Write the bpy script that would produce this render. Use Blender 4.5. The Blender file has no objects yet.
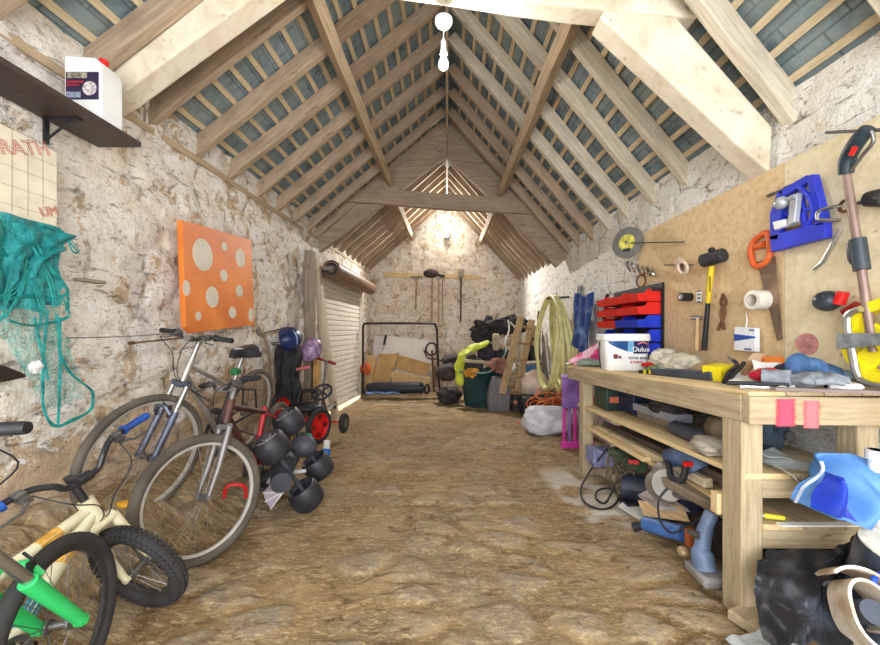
import bpy, bmesh, math, random
import numpy as np
from mathutils import Vector, Matrix, Euler, Quaternion, noise
PI = math.pi
R = math.radians
S = bpy.context.scene
COL = S.collection
random.seed(7)

# ------------------------------------------------------------------ camera, light, exposure
FPX, VX, VY, CH = 370.0, 447.0, 330.0, 1.15        # focal length in pixels, vanishing point, camera height
cam_d = bpy.data.cameras.new('camera')
cam = bpy.data.objects.new('camera', cam_d)
COL.objects.link(cam)
cam.location = (0, 0, CH)
cam.rotation_euler = (R(90), 0, 0)
cam_d.sensor_width = 36
cam_d.lens = FPX / 880 * 36
cam_d.shift_x = -(VX - 440) / 880
cam_d.shift_y = (VY - 322.5) / 880
cam_d.clip_start = 0.05
S.camera = cam

S.view_settings.view_transform = 'Standard'
S.view_settings.look = 'None'
S.view_settings.gamma = 1.0
S.view_settings.exposure = 0.0
S.view_settings.use_curve_mapping = False

W = bpy.data.worlds.new('overcast_sky')
S.world = W
W.use_nodes = True
W.node_tree.nodes['Background'].inputs[0].default_value = (0.86, 0.93, 1.0, 1)
W.node_tree.nodes['Background'].inputs[1].default_value = 1.2

def lamp(name, kind, loc, power, color, size=0.1, rot=None, sy=None):
    d = bpy.data.lights.new(name, kind)
    d.energy = power
    d.color = color
    if kind == 'AREA':
        d.size = size
        if sy:
            d.shape = 'RECTANGLE'
            d.size_y = sy
    elif kind == 'SUN':
        d.angle = size
    else:
        d.shadow_soft_size = size
    o = bpy.data.objects.new(name, d)
    COL.objects.link(o)
    o.location = loc
    if rot:
        o.rotation_euler = rot
    return o

# daylight through the wide doorway behind the viewer
lamp('doorway_daylight', 'AREA', (0.0, -1.3, 1.45), 235, (0.95, 0.98, 1.0), 3.8, (R(86), 0, 0), 2.8)

lamp('bulb_light', 'POINT', (-0.02, 2.2, 2.74), 50, (1.0, 0.95, 0.88), 0.05)
lamp('gable_lamp_light', 'POINT', (0.0, 9.2, 3.78), 25, (1.0, 0.96, 0.9), 0.08)
fl_l = lamp('floodlight_beam', 'SPOT', (0.0, 9.30, 3.78), 620, (1.0, 0.97, 0.92), 0.06)
fl_l.data.spot_size = R(150)
fl_l.data.spot_blend = 0.6
fl_l.rotation_euler = (Vector((0.0, 3.2, 0.6)) - fl_l.location).to_track_quat('-Z', 'Y').to_euler()

lamp('sun', 'SUN', (-6, 6, 8), 24, (1.0, 0.97, 0.92), R(1), Vector((0.62, 0.12, -0.78)).to_track_quat('-Z', 'Y').to_euler())

# ------------------------------------------------------------------ helpers
WM = {}
def cr(c):
    return tuple(((v / 255) / 12.92 if v / 255 <= 0.04045 else ((v / 255 + 0.055) / 1.055) ** 2.4) for v in c)

MATS = {}
def mat(name, col, rough=0.6, metal=0.0, var=0.15, scale=6.0, bump=0.15, bscale=40.0, stretch=(1, 1, 1),
        spec=0.4, alpha=1.0, trans=0.0, col2=None, spread=(0.35, 0.65), emit=None, clear=0.0):
    """col is sRGB 0-255"""
    if name in MATS:
        return MATS[name]
    m = bpy.data.materials.new(name)
    m.use_nodes = True
    nt = m.node_tree
    N = nt.nodes
    L = nt.links
    b = N['Principled BSDF']
    c = cr(col)
    b.inputs['Roughness'].default_value = rough
    b.inputs['Metallic'].default_value = metal
    b.inputs['Specular IOR Level'].default_value = spec
    b.inputs['Alpha'].default_value = alpha
    b.inputs['Transmission Weight'].default_value = trans
    b.inputs['Coat Weight'].default_value = clear
    tc = N.new('ShaderNodeTexCoord')
    mp = N.new('ShaderNodeMapping')
    mp.inputs['Scale'].default_value = stretch
    L.new(tc.outputs['Object'], mp.inputs[0])
    n1 = N.new('ShaderNodeTexNoise')
    n1.inputs['Scale'].default_value = scale
    n1.inputs['Detail'].default_value = 5
    L.new(mp.outputs[0], n1.inputs[0])
    rp = N.new('ShaderNodeValToRGB')
    rp.color_ramp.elements[0].position = spread[0]
    rp.color_ramp.elements[1].position = spread[1]
    if col2:
        a, d = cr(col2), c
    else:
        a = tuple(max(0, v * (1 - var * 1.6)) for v in c)
        d = tuple(min(1, v * (1 + var * 0.7)) for v in c)
    rp.color_ramp.elements[0].color = (*a, 1)
    rp.color_ramp.elements[1].color = (*d, 1)
    L.new(n1.outputs[0], rp.inputs[0])
    L.new(rp.outputs[0], b.inputs['Base Color'])
    if bump:
        n2 = N.new('ShaderNodeTexNoise')
        n2.inputs['Scale'].default_value = bscale
        n2.inputs['Detail'].default_value = 4
        L.new(mp.outputs[0], n2.inputs[0])
        bp = N.new('ShaderNodeBump')
        bp.inputs['Strength'].default_value = bump
        bp.inputs['Distance'].default_value = 0.01
        L.new(n2.outputs[0], bp.inputs['Height'])
        L.new(bp.outputs[0], b.inputs['Normal'])
    if emit:
        b.inputs['Emission Color'].default_value = (*cr(emit[0]), 1)
        b.inputs['Emission Strength'].default_value = emit[1]
    MATS[name] = m
    return m

def tag(o, label=None, cat=None, group=None, kind=None):
    if label: o['label'] = label
    if cat: o['category'] = cat
    if group: o['group'] = group
    if kind: o['kind'] = kind
    return o

def thing(name, label, cat, loc=(0, 0, 0), rot=(0, 0, 0), group=None, mx=None):
    o = bpy.data.objects.new(name, None)
    o.empty_display_size = 0.05
    COL.objects.link(o)
    M = mx if mx is not None else Matrix.Translation(loc) @ Euler(rot).to_matrix().to_4x4()
    o.matrix_basis = M
    WM[o] = M
    return tag(o, label, cat, group)

def V(*a):
    return Vector(a[0]) if len(a) == 1 else Vector(a)

class MB:
    def __init__(s):
        s.bm = bmesh.new()
    def face(s, vs):
        try:
            s.bm.faces.new(vs)
        except ValueError:
            pass
    def box(s, c, d, rot=None, M=None):
        vs = []
        T = M if M is not None else Matrix.Translation(c) @ (Euler(rot).to_matrix().to_4x4() if rot else Matrix())
        for x in (-.5, .5):
            for y in (-.5, .5):
                for z in (-.5, .5):
                    vs.append(s.bm.verts.new(T @ Vector((x * d[0], y * d[1], z * d[2]))))
        for f in ((0, 1, 3, 2), (4, 6, 7, 5), (0, 4, 5, 1), (2, 3, 7, 6), (0, 2, 6, 4), (1, 5, 7, 3)):
            s.face([vs[i] for i in f])
        return s
    def prism(s, pts, vec):
        vec = Vector(vec)
        a = [s.bm.verts.new(Vector(p)) for p in pts]
        b = [s.bm.verts.new(Vector(p) + vec) for p in pts]
        n = len(a)
        s.face(a[::-1])
        s.face(b)
        for i in range(n):
            s.face([a[i], a[(i + 1) % n], b[(i + 1) % n], b[i]])
        return s
    def tube(s, pts, r, seg=8, closed=False, caps=True):
        pts = [Vector(p) for p in pts]
        n = len(pts)
        rs = r if isinstance(r, (list, tuple)) else [r] * n
        rings = []
        up = None
        for i, p in enumerate(pts):
            if closed:
                t = pts[(i + 1) % n] - pts[i - 1]
            else:
                t = pts[min(i + 1, n - 1)] - pts[max(i - 1, 0)]
            if t.length < 1e-9:
                t = Vector((0, 0, 1))
            t.normalize()
            if up is None:
                up = Vector((0, 0, 1)) if abs(t.z) < 0.9 else Vector((1, 0, 0))
            u = up - t * up.dot(t)
            if u.length < 1e-6:
                u = t.orthogonal()
            u.normalize()
            up = u
            w = t.cross(u)
            rings.append([s.bm.verts.new(p + (u * math.cos(2 * PI * k / seg) + w * math.sin(2 * PI * k / seg)) * rs[i]) for k in range(seg)])
        m = n if closed else n - 1
        for i in range(m):
            A, B = rings[i], rings[(i + 1) % n]
            for k in range(seg):
                s.face([A[k], A[(k + 1) % seg], B[(k + 1) % seg], B[k]])
        if caps and not closed:
            s.face(rings[0][::-1])
            s.face(rings[-1])
        return s
    def lathe(s, prof, o=(0, 0, 0), ax=(0, 0, 1), seg=24, sx=1.0):
        o = Vector(o)
        ax = Vector(ax).normalized()
        q = Vector((0, 0, 1)).rotation_difference(ax)
        rings = []
        for r, h in prof:
            if r < 1e-6:
                rings.append([s.bm.verts.new(o + q @ Vector((0, 0, h)))])
            else:
                rings.append([s.bm.verts.new(o + q @ Vector((r * math.cos(2 * PI * k / seg) * sx, r * math.sin(2 * PI * k / seg), h))) for k in range(seg)])
        for A, B in zip(rings, rings[1:]):
            if len(A) == 1 and len(B) == 1:
                continue
            for k in range(seg):
                k2 = (k + 1) % seg
                if len(A) == 1:
                    s.face([A[0], B[k2], B[k]])
                elif len(B) == 1:
                    s.face([A[k], A[k2], B[0]])
                else:
                    s.face([A[k], A[k2], B[k2], B[k]])
        return s
    def disc(s, o, ax, r, h, seg=24):
        return s.lathe([(0, 0), (r, 0), (r, h), (0, h)], o, ax, seg)
    def torus(s, o, ax, Rr, r, seg=40, mseg=10, flat=1.0):
        prof = [(Rr + r * math.cos(2 * PI * k / mseg), r * flat * math.sin(2 * PI * k / mseg)) for k in range(mseg + 1)]
        return s.lathe(prof, o, ax, seg)
    def ball(s, c, r, M=None, sub=3, amp=0.0, fr=4.0, seed=0, flat=None):
        t = bmesh.new()
        bmesh.ops.create_icosphere(t, subdivisions=sub, radius=1)
        r = Vector(r) if not isinstance(r, (int, float)) else Vector((r, r, r))
        c = Vector(c)
        mp = {}
        for v in t.verts:
            p = v.co.copy()
            if amp:
                k = noise.fractal(p * fr * 0.5 + Vector((seed, seed * 1.7, seed * .3)), 1, 2, 4)
                k2 = abs(noise.noise(p * fr + Vector((seed * 2.1, 3, seed))))
                p = p * (1 + amp * (k - k2 * 1.2))
            q = Vector((p.x * r.x, p.y * r.y, p.z * r.z))
            if M is not None:
                q = M @ q
            q = c + q
            if flat is not None and q.z < flat:
                q.z = flat
            mp[v.index] = s.bm.verts.new(q)
        for f in t.faces:
            s.face([mp[v.index] for v in f.verts])
        t.free()
        return s
    def sheet(s, fn, nu, nv, th=0.004):
        g = [[Vector(fn(i / nu, j / nv)) for j in range(nv + 1)] for i in range(nu + 1)]
        def nrm(i, j):
            a = g[min(i + 1, nu)][j] - g[max(i - 1, 0)][j]
            b = g[i][min(j + 1, nv)] - g[i][max(j - 1, 0)]
            n = a.cross(b)
            return n.normalized() if n.length > 1e-12 else Vector((0, 0, 1))
        A = [[s.bm.verts.new(g[i][j]) for j in range(nv + 1)] for i in range(nu + 1)]
        B = [[s.bm.verts.new(g[i][j] - nrm(i, j) * th) for j in range(nv + 1)] for i in range(nu + 1)]
        for i in range(nu):
            for j in range(nv):
                s.face([A[i][j], A[i + 1][j], A[i + 1][j + 1], A[i][j + 1]])
                s.face([B[i][j], B[i][j + 1], B[i + 1][j + 1], B[i + 1][j]])
        for i in range(nu):
            s.face([A[i][0], B[i][0], B[i + 1][0], A[i + 1][0]])
            s.face([A[i][nv], A[i + 1][nv], B[i + 1][nv], B[i][nv]])
        for j in range(nv):
            s.face([A[0][j], A[0][j + 1], B[0][j + 1], B[0][j]])
            s.face([A[nu][j], B[nu][j], B[nu][j + 1], A[nu][j + 1]])
        return s
    def build(s, name, m, parent=None, smooth=True, bevel=0.0, local=False, label=None, cat=None, group=None, kind=None, origin=None, sub=0, ang=40):
        bm = s.bm
        bmesh.ops.recalc_face_normals(bm, faces=bm.faces)
        me = bpy.data.meshes.new(name)
        o = bpy.data.objects.new(name, me)
        if parent is not None:
            if not local:
                bm.transform(WM[parent].inverted())
            o.parent = parent
            WM[o] = WM[parent]
        else:
            xs = [v.co for v in bm.verts]
            if origin is None:
                lo = Vector((min(v.x for v in xs), min(v.y for v in xs), min(v.z for v in xs)))
                hi = Vector((max(v.x for v in xs), max(v.y for v in xs), max(v.z for v in xs)))
                origin = Vector(((lo.x + hi.x) / 2, (lo.y + hi.y) / 2, lo.z))
            origin = Vector(origin)
            bm.transform(Matrix.Translation(-origin))
            o.location = origin
            WM[o] = Matrix.Translation(origin)
        bm.to_mesh(me)
        bm.free()
        if smooth:
            me.polygons.foreach_set('use_smooth', [True] * len(me.polygons))
            me.set_sharp_from_angle(angle=R(ang))
        me.materials.append(m)
        COL.objects.link(o)
        if bevel:
            md = o.modifiers.new('bevel', 'BEVEL')
            md.width = bevel
            md.segments = 2
            md.limit_method = 'ANGLE'
        if sub:
            md = o.modifiers.new('sub', 'SUBSURF')
            md.levels = md.render_levels = sub
        tag(o, label, cat, group, kind)
        return o

def beam(name, p0, p1, w, h, m, parent=None, up=(0, 0, 1), bevel=0.006, kind=None, wob=0.0, seed=0, label=None, cat=None, group=None, nseg=8):
    """a timber along p0-p1: w across, h along 'up'; its grain runs along its own length"""
    p0, p1, up = Vector(p0), Vector(p1), Vector(up)
    x = (p1 - p0)
    Lg = x.length
    x.normalize()
    y = up.cross(x).normalized()
    z = x.cross(y)
    Mw = Matrix(((x.x, y.x, z.x, p0.x), (x.y, y.y, z.y, p0.y), (x.z, y.z, z.z, p0.z), (0, 0, 0, 1)))
    bm = bmesh.new()
    rings = []
    for i in range(nseg + 1):
        u = i / nseg * Lg
        oy = wob * noise.noise(Vector((u * 1.3 + seed, seed * 3.1, 0)))
        oz = wob * noise.noise(Vector((u * 1.3, seed * 2.3, 5 + seed)))
        rings.append([bm.verts.new((u, a * w / 2 + oy, b * h / 2 + oz)) for a, b in ((-1, -1), (1, -1), (1, 1), (-1, 1))])
    for A, B in zip(rings, rings[1:]):
        for k in range(4):
            bm.faces.new([A[k], A[(k + 1) % 4], B[(k + 1) % 4], B[k]])
    bm.faces.new(rings[0][::-1])
    bm.faces.new(rings[-1])
    bmesh.ops.recalc_face_normals(bm, faces=bm.faces)
    me = bpy.data.meshes.new(name)
    bm.to_mesh(me)
    bm.free()
    me.materials.append(m)
    o = bpy.data.objects.new(name, me)
    if parent is not None:
        o.parent = parent
        o.matrix_basis = WM[parent].inverted() @ Mw
    else:
        o.matrix_basis = Mw
    WM[o] = Mw
    COL.objects.link(o)
    if bevel:
        md = o.modifiers.new('bevel', 'BEVEL')
        md.width = bevel
        md.segments = 2
        md.limit_method = 'ANGLE'
    return tag(o, label, cat, group, kind)

def text(name, body, size, M, m, parent, ext=0.0006, sx=1.0, align='CENTER', outline=0.0):
    c = bpy.data.curves.new(name, 'FONT')
    c.body = body
    c.size = size
    c.extrude = ext
    c.align_x = align
    c.align_y = 'CENTER'
    if outline:
        c.fill_mode = 'NONE'
        c.extrude = 0
        c.bevel_depth = outline
    tmp = bpy.data.objects.new(name, c)
    COL.objects.link(tmp)
    me = bpy.data.meshes.new_from_object(tmp.evaluated_get(bpy.context.evaluated_depsgraph_get()))
    bpy.data.objects.remove(tmp)
    me.name = name
    me.materials.clear()
    me.materials.append(m)
    o = bpy.data.objects.new(name, me)
    o.parent = parent
    o.matrix_basis = WM[parent].inverted() @ M @ Matrix.Diagonal((sx, 1, 1, 1))
    COL.objects.link(o)
    return o

def dup(root, loc=None, M=None, label=None, group=None):
    r = root.copy()
    COL.objects.link(r)
    Mw = M if M is not None else Matrix.Translation(loc) @ root.matrix_basis.to_3x3().to_4x4()
    r.matrix_basis = Mw
    WM[r] = Mw
    if label: r['label'] = label
    if group: r['group'] = group
    for ch in list(root.children):
        c = ch.copy()
        COL.objects.link(c)
        c.parent = r
        for g in list(ch.children):
            d = g.copy()
            COL.objects.link(d)
            d.parent = c
    return r

def frame(o, x, up=(0, 0, 1)):
    """matrix at o whose local x runs along x and local z is as near up as can be"""
    x = Vector(x).normalized()
    up = Vector(up)
    y = up.cross(x).normalized()
    z = x.cross(y)
    return Matrix(((x.x, y.x, z.x, o[0]), (x.y, y.y, z.y, o[1]), (x.z, y.z, z.z, o[2]), (0, 0, 0, 1)))

def sm(a, b, t):
    t = min(1, max(0, (t - a) / (b - a)))
    return t * t * (3 - 2 * t)

def fz(x, y):
    """the floor falls gently towards the back and banks up against the left wall"""
    return -0.0486 * y + 0.35 * sm(-1.3, -1.9, x) * (1 - sm(4.0, 5.4, y))

def P(px, py, Y):      # a measured direction of the photograph at distance Y
    return Vector(((px - VX) / FPX * Y, Y, CH + (VY - py) / FPX * Y))
def WL(px, py, X=-1.97):
    return P(px, py, X * FPX / (px - VX))
def WR(px, py, X=1.875):
    return P(px, py, X * FPX / (px - VX))

def spline(pts, n=8, closed=False):
    pts = [Vector(p) for p in pts]
    out = []
    N = len(pts)
    rng = range(N) if closed else range(N - 1)
    for i in rng:
        if closed:
            a, b, c, d = pts[i - 1], pts[i], pts[(i + 1) % N], pts[(i + 2) % N]
        else:
            a, b, c, d = pts[max(i - 1, 0)], pts[i], pts[i + 1], pts[min(i + 2, N - 1)]
        for k in range(n):
            t = k / n
            out.append(0.5 * ((2 * b) + (c - a) * t + (2 * a - 5 * b + 4 * c - d) * t * t + (3 * b - a - 3 * c + d) * t ** 3))
    if not closed:
        out.append(pts[-1])
    return out

# ------------------------------------------------------------------ numpy noise for the rough masonry
def nh(i, j, s):
    v = np.sin(i * 127.1 + j * 311.7 + s * 74.7) * 43758.5453
    return v - np.floor(v)
def vnoise(x, y, s=0):
    i, j = np.floor(x), np.floor(y)
    fx, fy = x - i, y - j
    fx = fx * fx * (3 - 2 * fx)
    fy = fy * fy * (3 - 2 * fy)
    return (nh(i, j, s) * (1 - fx) + nh(i + 1, j, s) * fx) * (1 - fy) + (nh(i, j + 1, s) * (1 - fx) + nh(i + 1, j + 1, s) * fx) * fy
def fbm(x, y, s=0, o=4):
    t, a, w = 0, 0.5, 0
    for k in range(o):
        t = t + a * vnoise(x * 2 ** k, y * 2 ** k, s + k)
        w += a
        a *= 0.5
    return t / w
def worley(x, y, s=0):
    i, j = np.floor(x), np.floor(y)
    f1 = np.full(x.shape, 9.0)
    f2 = np.full(x.shape, 9.0)
    idd = np.zeros(x.shape)
    for a in (-1, 0, 1):
        for b in (-1, 0, 1):
            cx, cy = i + a + 0.1 + .8 * nh(i + a, j + b, s), j + b + 0.1 + .8 * nh(i + a, j + b, s + 5)
            d = np.hypot(x - cx, y - cy)
            k = nh(i + a, j + b, s + 9)
            n = d < f1
            f2 = np.where(n, f1, np.minimum(f2, d))
            idd = np.where(n, k, idd)
            f1 = np.where(n, d, f1)
    return f1, f2, idd
def nsm(a, b, t):
    t = np.clip((t - a) / (b - a), 0, 1)
    return t * t * (3 - 2 * t)

def grid_mesh(name, P3, m, attrs, kind='structure', keep=None):
    nu, nv, _ = P3.shape
    me = bpy.data.meshes.new(name)
    idx = np.arange(nu * nv).reshape(nu, nv)
    q = np.stack([idx[:-1, :-1], idx[1:, :-1], idx[1:, 1:], idx[:-1, 1:]], -1).reshape(-1, 4)
    if keep is not None:
        q = q[keep.reshape(-1)]
    me.from_pydata(P3.reshape(-1, 3).tolist(), [], q.tolist())
    for k, a in attrs.items():
        at = me.attributes.new(k, 'FLOAT', 'POINT')
        at.data.foreach_set('value', a.reshape(-1).astype(np.float32))
    me.polygons.foreach_set('use_smooth', [True] * len(me.polygons))
    me.materials.append(m)
    o = bpy.data.objects.new(name, me)
    COL.objects.link(o)
    o['kind'] = kind
    WM[o] = Matrix()
    return o

# ------------------------------------------------------------------ masonry, floor and roof materials
class NT:
    def __init__(s, name):
        s.m = bpy.data.materials.new(name)
        s.m.use_nodes = True
        s.nt = s.m.node_tree
        s.b = s.nt.nodes['Principled BSDF']
        s.tc = s.n('TexCoord')
    def n(s, t):
        return s.nt.nodes.new('ShaderNode' + t)
    def l(s, a, b):
        s.nt.links.new(a, b)
    def noise(s, scale, detail=5, rough=0.55, vec=None, stretch=None, dist=0.0):
        n = s.n('TexNoise')
        n.inputs['Scale'].default_value = scale
        n.inputs['Detail'].default_value = detail
        n.inputs['Roughness'].default_value = rough
        n.inputs['Distortion'].default_value = dist
        src = vec or s.tc.outputs['Object']
        if stretch:
            mp = s.n('Mapping')
            mp.inputs['Scale'].default_value = stretch
            s.l(src, mp.inputs[0])
            src = mp.outputs[0]
        s.l(src, n.inputs[0])
        return n.outputs[0]
    def ramp(s, x, stops):
        r = s.n('ValToRGB')
        e = r.color_ramp.elements
        while len(e) < len(stops):
            e.new(0.5)
        for k, (p, c) in enumerate(stops):
            e[k].position = p
            e[k].color = (*cr(c), 1) if isinstance(c, tuple) else (c, c, c, 1)
        s.l(x, r.inputs[0])
        return r.outputs[0]
    def mix(s, f, a, b, mode='MIX'):
        x = s.n('Mix')
        x.data_type = 'RGBA'
        x.blend_type = mode
        if isinstance(f, float): x.inputs[0].default_value = f
        else: s.l(f, x.inputs[0])
        for v, i in ((a, 6), (b, 7)):
            if isinstance(v, tuple): x.inputs[i].default_value = (*cr(v), 1)
            else: s.l(v, x.inputs[i])
        return x.outputs[2]
    def math(s, op, a, b=None):
        x = s.n('Math')
        x.operation = op
        for v, i in ((a, 0), (b, 1)):
            if v is None: continue
            if isinstance(v, (int, float)): x.inputs[i].default_value = v
            else: s.l(v, x.inputs[i])
        return x.outputs[0]
    def attr(s, name):
        a = s.n('Attribute')
        a.attribute_name = name
        return a.outputs['Fac']
    def done(s, col, rough=0.9, height=None, bump=0.4, dist=0.02):
        s.l(col, s.b.inputs['Base Color'])
        s.b.inputs['Roughness'].default_value = rough
        s.b.inputs['Specular IOR Level'].default_value = 0.25
        if height is not None:
            p = s.n('Bump')
            p.inputs['Strength'].default_value = bump
            p.inputs['Distance'].default_value = dist
            s.l(height, p.inputs['Height'])
            s.l(p.outputs[0], s.b.inputs['Normal'])
        return s.m

def wall_mat(name, white, cream, bare, worn, dark, tint=(226, 219, 224)):
    """limewash over rubble: 'lime' says how much limewash is left, 'joint' where stones meet"""
    t = NT(name)
    base = t.mix(t.ramp(t.noise(3.2, 8, 0.7), [(0.40, 0.0), (0.60, 1.0)]), white, cream)
    base = t.mix(t.ramp(t.noise(1.4, 6, 0.7), [(0.48, 0.0), (0.66, 0.45)]), base, tint)
    base = t.mix(t.ramp(t.noise(16, 6, 0.75), [(0.50, 0.0), (0.62, 0.45)]), base, tuple(int(c * .86) for c in cream))
    st = t.ramp(t.noise(9, 8, 0.7), [(0.3, bare), (0.5, tuple(min(255, int(c * 1.28)) for c in bare)), (0.7, tuple(int(c * .66) for c in bare))])
    n = t.math('ADD', t.noise(4.5, 9, 0.74, dist=0.5), t.math('SUBTRACT', worn, t.attr('lime')))
    col = t.mix(t.ramp(n, [(0.535, 0.0), (0.585, 0.85)]), base, st)
    j = t.math('MULTIPLY', t.ramp(t.attr('joint'), [(0.01, 1.0), (0.10, 0.0)]), t.ramp(t.noise(6, 7, 0.75), [(0.46, 0.0), (0.53, 1.0)]))
    col = t.mix(t.math('MULTIPLY', j, 0.85), col, dark)
    for sc, st_, lo in ((26, (1, .6, 1.6), .60), (11, (1, .45, 1.7), .61), (50, (1, .8, 1.3), .62)):
        sp = t.ramp(t.noise(sc, 5, 0.7, dist=1.2, stretch=st_), [(lo, 0.0), (lo + .03, 0.8)])
        col = t.mix(t.math('MULTIPLY', sp, 0.75), col, dark)
    h = t.math('ADD', t.noise(9, 9, 0.7), t.math('MULTIPLY', t.noise(45, 4), 0.25))
    return t.done(col, 0.93, h, 0.9, 0.035)

M_wl = wall_mat('limewashed_rubble', (240, 234, 228), (226, 215, 198), (152, 128, 98), 0.51, (96, 82, 66))
M_wr = wall_mat('limewashed_render', (244, 243, 238), (234, 229, 217), (176, 160, 134), 0.41, (96, 86, 74))
M_wb = wall_mat('limewashed_gable', (236, 230, 220), (222, 208, 188), (156, 132, 104), 0.48, (96, 80, 64))

t = NT('cobbles_and_earth')
mud = t.ramp(t.noise(2.2, 8, 0.65), [(0.3, (120, 95, 60)), (0.5, (152, 124, 84)), (0.7, (184, 158, 118))])
stc = t.ramp(t.attr('sid'), [(0.0, (168, 152, 130)), (0.3, (150, 132, 106)), (0.6, (178, 160, 134)), (0.85, (136, 130, 124)), (1.0, (188, 172, 148))])
stc = t.mix(t.ramp(t.noise(14, 7, 0.7), [(0.35, 0.0), (0.65, 1.0)]), stc, (172, 146, 108))
col = t.mix(t.math('MULTIPLY', t.attr('stone'), 0.9), mud, stc)
grey = t.ramp(t.noise(0.9, 6, 0.65), [(0.42, 0.0), (0.62, 0.6)])
col = t.mix(grey, col, t.mix(t.noise(12, 6, .7), (120, 108, 92), (158, 144, 122)))
straw = t.ramp(t.noise(24, 6, 0.7, stretch=(1.0, 2.6, 1), dist=0.8), [(0.52, 0.0), (0.60, 0.75)])
col = t.mix(straw, col, (200, 176, 136))
drk = t.ramp(t.noise(8, 8, 0.75, stretch=(1.0, 1.8, 1), dist=0.8), [(0.36, 0.8), (0.47, 0.0)])
col = t.mix(drk, col, (88, 66, 42))
col = t.mix(t.attr('lime'), col, t.mix(t.noise(9, 5), (222, 214, 204), (186, 174, 158)))
h = t.math('ADD', t.noise(16, 8, 0.7, stretch=(1, 1.8, 1)), t.math('MULTIPLY', t.noise(60, 4), 0.3))
M_fl = t.done(col, 0.82, h, 0.75, 0.03)

t = NT('riven_slates')
uv = t.n('UVMap')
br = t.n('TexBrick')
for k, v in (('Scale', 1.0), ('Brick Width', 0.26), ('Row Height', 0.165), ('Mortar Size', 0.006), ('Bias', 0.0)):
    br.inputs[k].default_value = v
br.inputs['Color1'].default_value = (*cr((86, 100, 110)), 1)
br.inputs['Color2'].default_value = (*cr((138, 150, 152)), 1)
br.inputs['Mortar'].default_value = (*cr((34, 34, 36)), 1)
t.l(uv.outputs[0], br.inputs['Vector'])
tint = t.ramp(t.noise(3, 6, 0.7), [(0.3, (64, 78, 92)), (0.5, (134, 152, 158)), (0.7, (142, 146, 134))])
col = t.mix(0.6, br.outputs['Color'], tint)
col = t.mix(t.ramp(t.noise(17, 6, 0.7), [(0.58, 0.0), (0.7, 0.6)]), col, (166, 168, 160))
M_sl = t.done(col, 0.7, t.noise(20, 6), 0.5, 0.01)

def timber(name, a, b, c, g=1.0):
    t = NT(name)
    gr = t.noise(5.0, 8, 0.65, stretch=(0.7, 14 * g, 14 * g), dist=0.3)
    col = t.ramp(gr, [(0.25, a), (0.5, b), (0.75, c)])
    col = t.mix(t.ramp(t.noise(3, 6, 0.65, stretch=(1, 2, 2)), [(0.5, 0.0), (0.72, 0.55)]), col, a)
    kn = t.ramp(t.noise(9, 2, 0.5, stretch=(0.6, 1.6, 1.6)), [(0.72, 0.0), (0.76, 0.6)])
    col = t.mix(kn, col, tuple(int(v * .6) for v in a))
    return t.done(col, 0.8, gr, 0.35, 0.01)

M_raf = timber('old_rafter_timber', (128, 110, 94), (166, 146, 124), (194, 172, 144))
M_rafr = timber('limewashed_rafter_timber', (158, 148, 130), (200, 190, 170), (220, 213, 196))
def limed(name, a, b, c):
    t = NT(name)
    n = t.noise(4, 8, 0.65, dist=0.4)
    col = t.ramp(n, [(0.3, a), (0.48, b), (0.7, c)])
    col = t.mix(t.ramp(t.noise(13, 4, 0.6), [(0.62, 0.0), (0.72, 0.6)]), col, tuple(int(v * .72) for v in a))
    return t.done(col, 0.85, t.noise(26, 6, 0.6), 0.25, 0.01)
M_tru = limed('limewashed_truss_timber', (190, 172, 146), (216, 204, 182), (230, 222, 206))
M_tru2 = timber('grey_truss_timber', (126, 108, 92), (156, 138, 118), (186, 164, 138))
M_pur = timber('purlin_timber', (152, 130, 106), (186, 164, 136), (206, 186, 158))
M_bat = timber('batten_timber', (162, 144, 116), (202, 184, 152), (218, 204, 176))
M_new = timber('sawn_pine', (190, 160, 112), (218, 192, 146), (234, 212, 172))
M_bench = timber('bench_timber', (146, 126, 98), (178, 160, 130), (198, 182, 152))
M_grey = timber('weathered_grey_timber', (104, 92, 80), (140, 126, 110), (168, 152, 132))
M_ply = timber('plywood_face', (192, 160, 118), (214, 186, 144), (226, 202, 164), 0.35)

# ------------------------------------------------------------------ floor
ys = np.concatenate([np.linspace(-1.7, 1.2, 40)[:-1], np.linspace(1.2, 3.2, 190)[:-1], np.linspace(3.2, 9.95, 300)])
xs = np.linspace(-2.95, 2.15, 340)
X, Y = np.meshgrid(xs, ys, indexing='ij')
wx = X + 0.07 * (fbm(X * 2.2, Y * 2.2, 3) - .5) + 0.03 * (fbm(X * 9, Y * 9, 4) - .5)
wy = Y + 0.09 * (fbm(X * 2.2 + 9, Y * 2.2, 5) - .5) + 0.03 * (fbm(X * 9, Y * 9, 6) - .5)
f1, f2, sid = worley(wx / 0.30, wy / 0.21, 11)
d = f2 - f1
dome = nsm(0.0, 0.45, d)
mudl = fbm(X * 1.3, Y * 1.3, 21)
cover = nsm(0.36, 0.60, 1 - mudl + 0.35 * (sid - 0.5))
stone = dome * cover
rough_h = fbm(X * 8, Y * 14, 31) - 0.5
H = 0.015 * stone * (0.6 + 0.8 * sid) + 0.035 * (fbm(X * 1.1, Y * 1.1, 41) - .5) * (np.abs(X) < 1.2) * 0.6 + 0.016 * rough_h
bank = 0.35 * nsm(-1.3, -1.9, X) * (1 - nsm(4.0, 5.4, Y))
Z = -0.0486 * Y + bank + H * (1 + 1.6 * (bank > 0.04) * nsm(0.03, .12, bank)) - 0.012
lime = nsm(0.80, 0.95, X) * (1 - nsm(1.75, 2.0, X)) * nsm(2.1, 2.5, Y) * (1 - nsm(3.3, 3.7, Y)) * nsm(0.38, 0.52, fbm(X * 3, Y * 3, 51)) * 0.9
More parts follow.
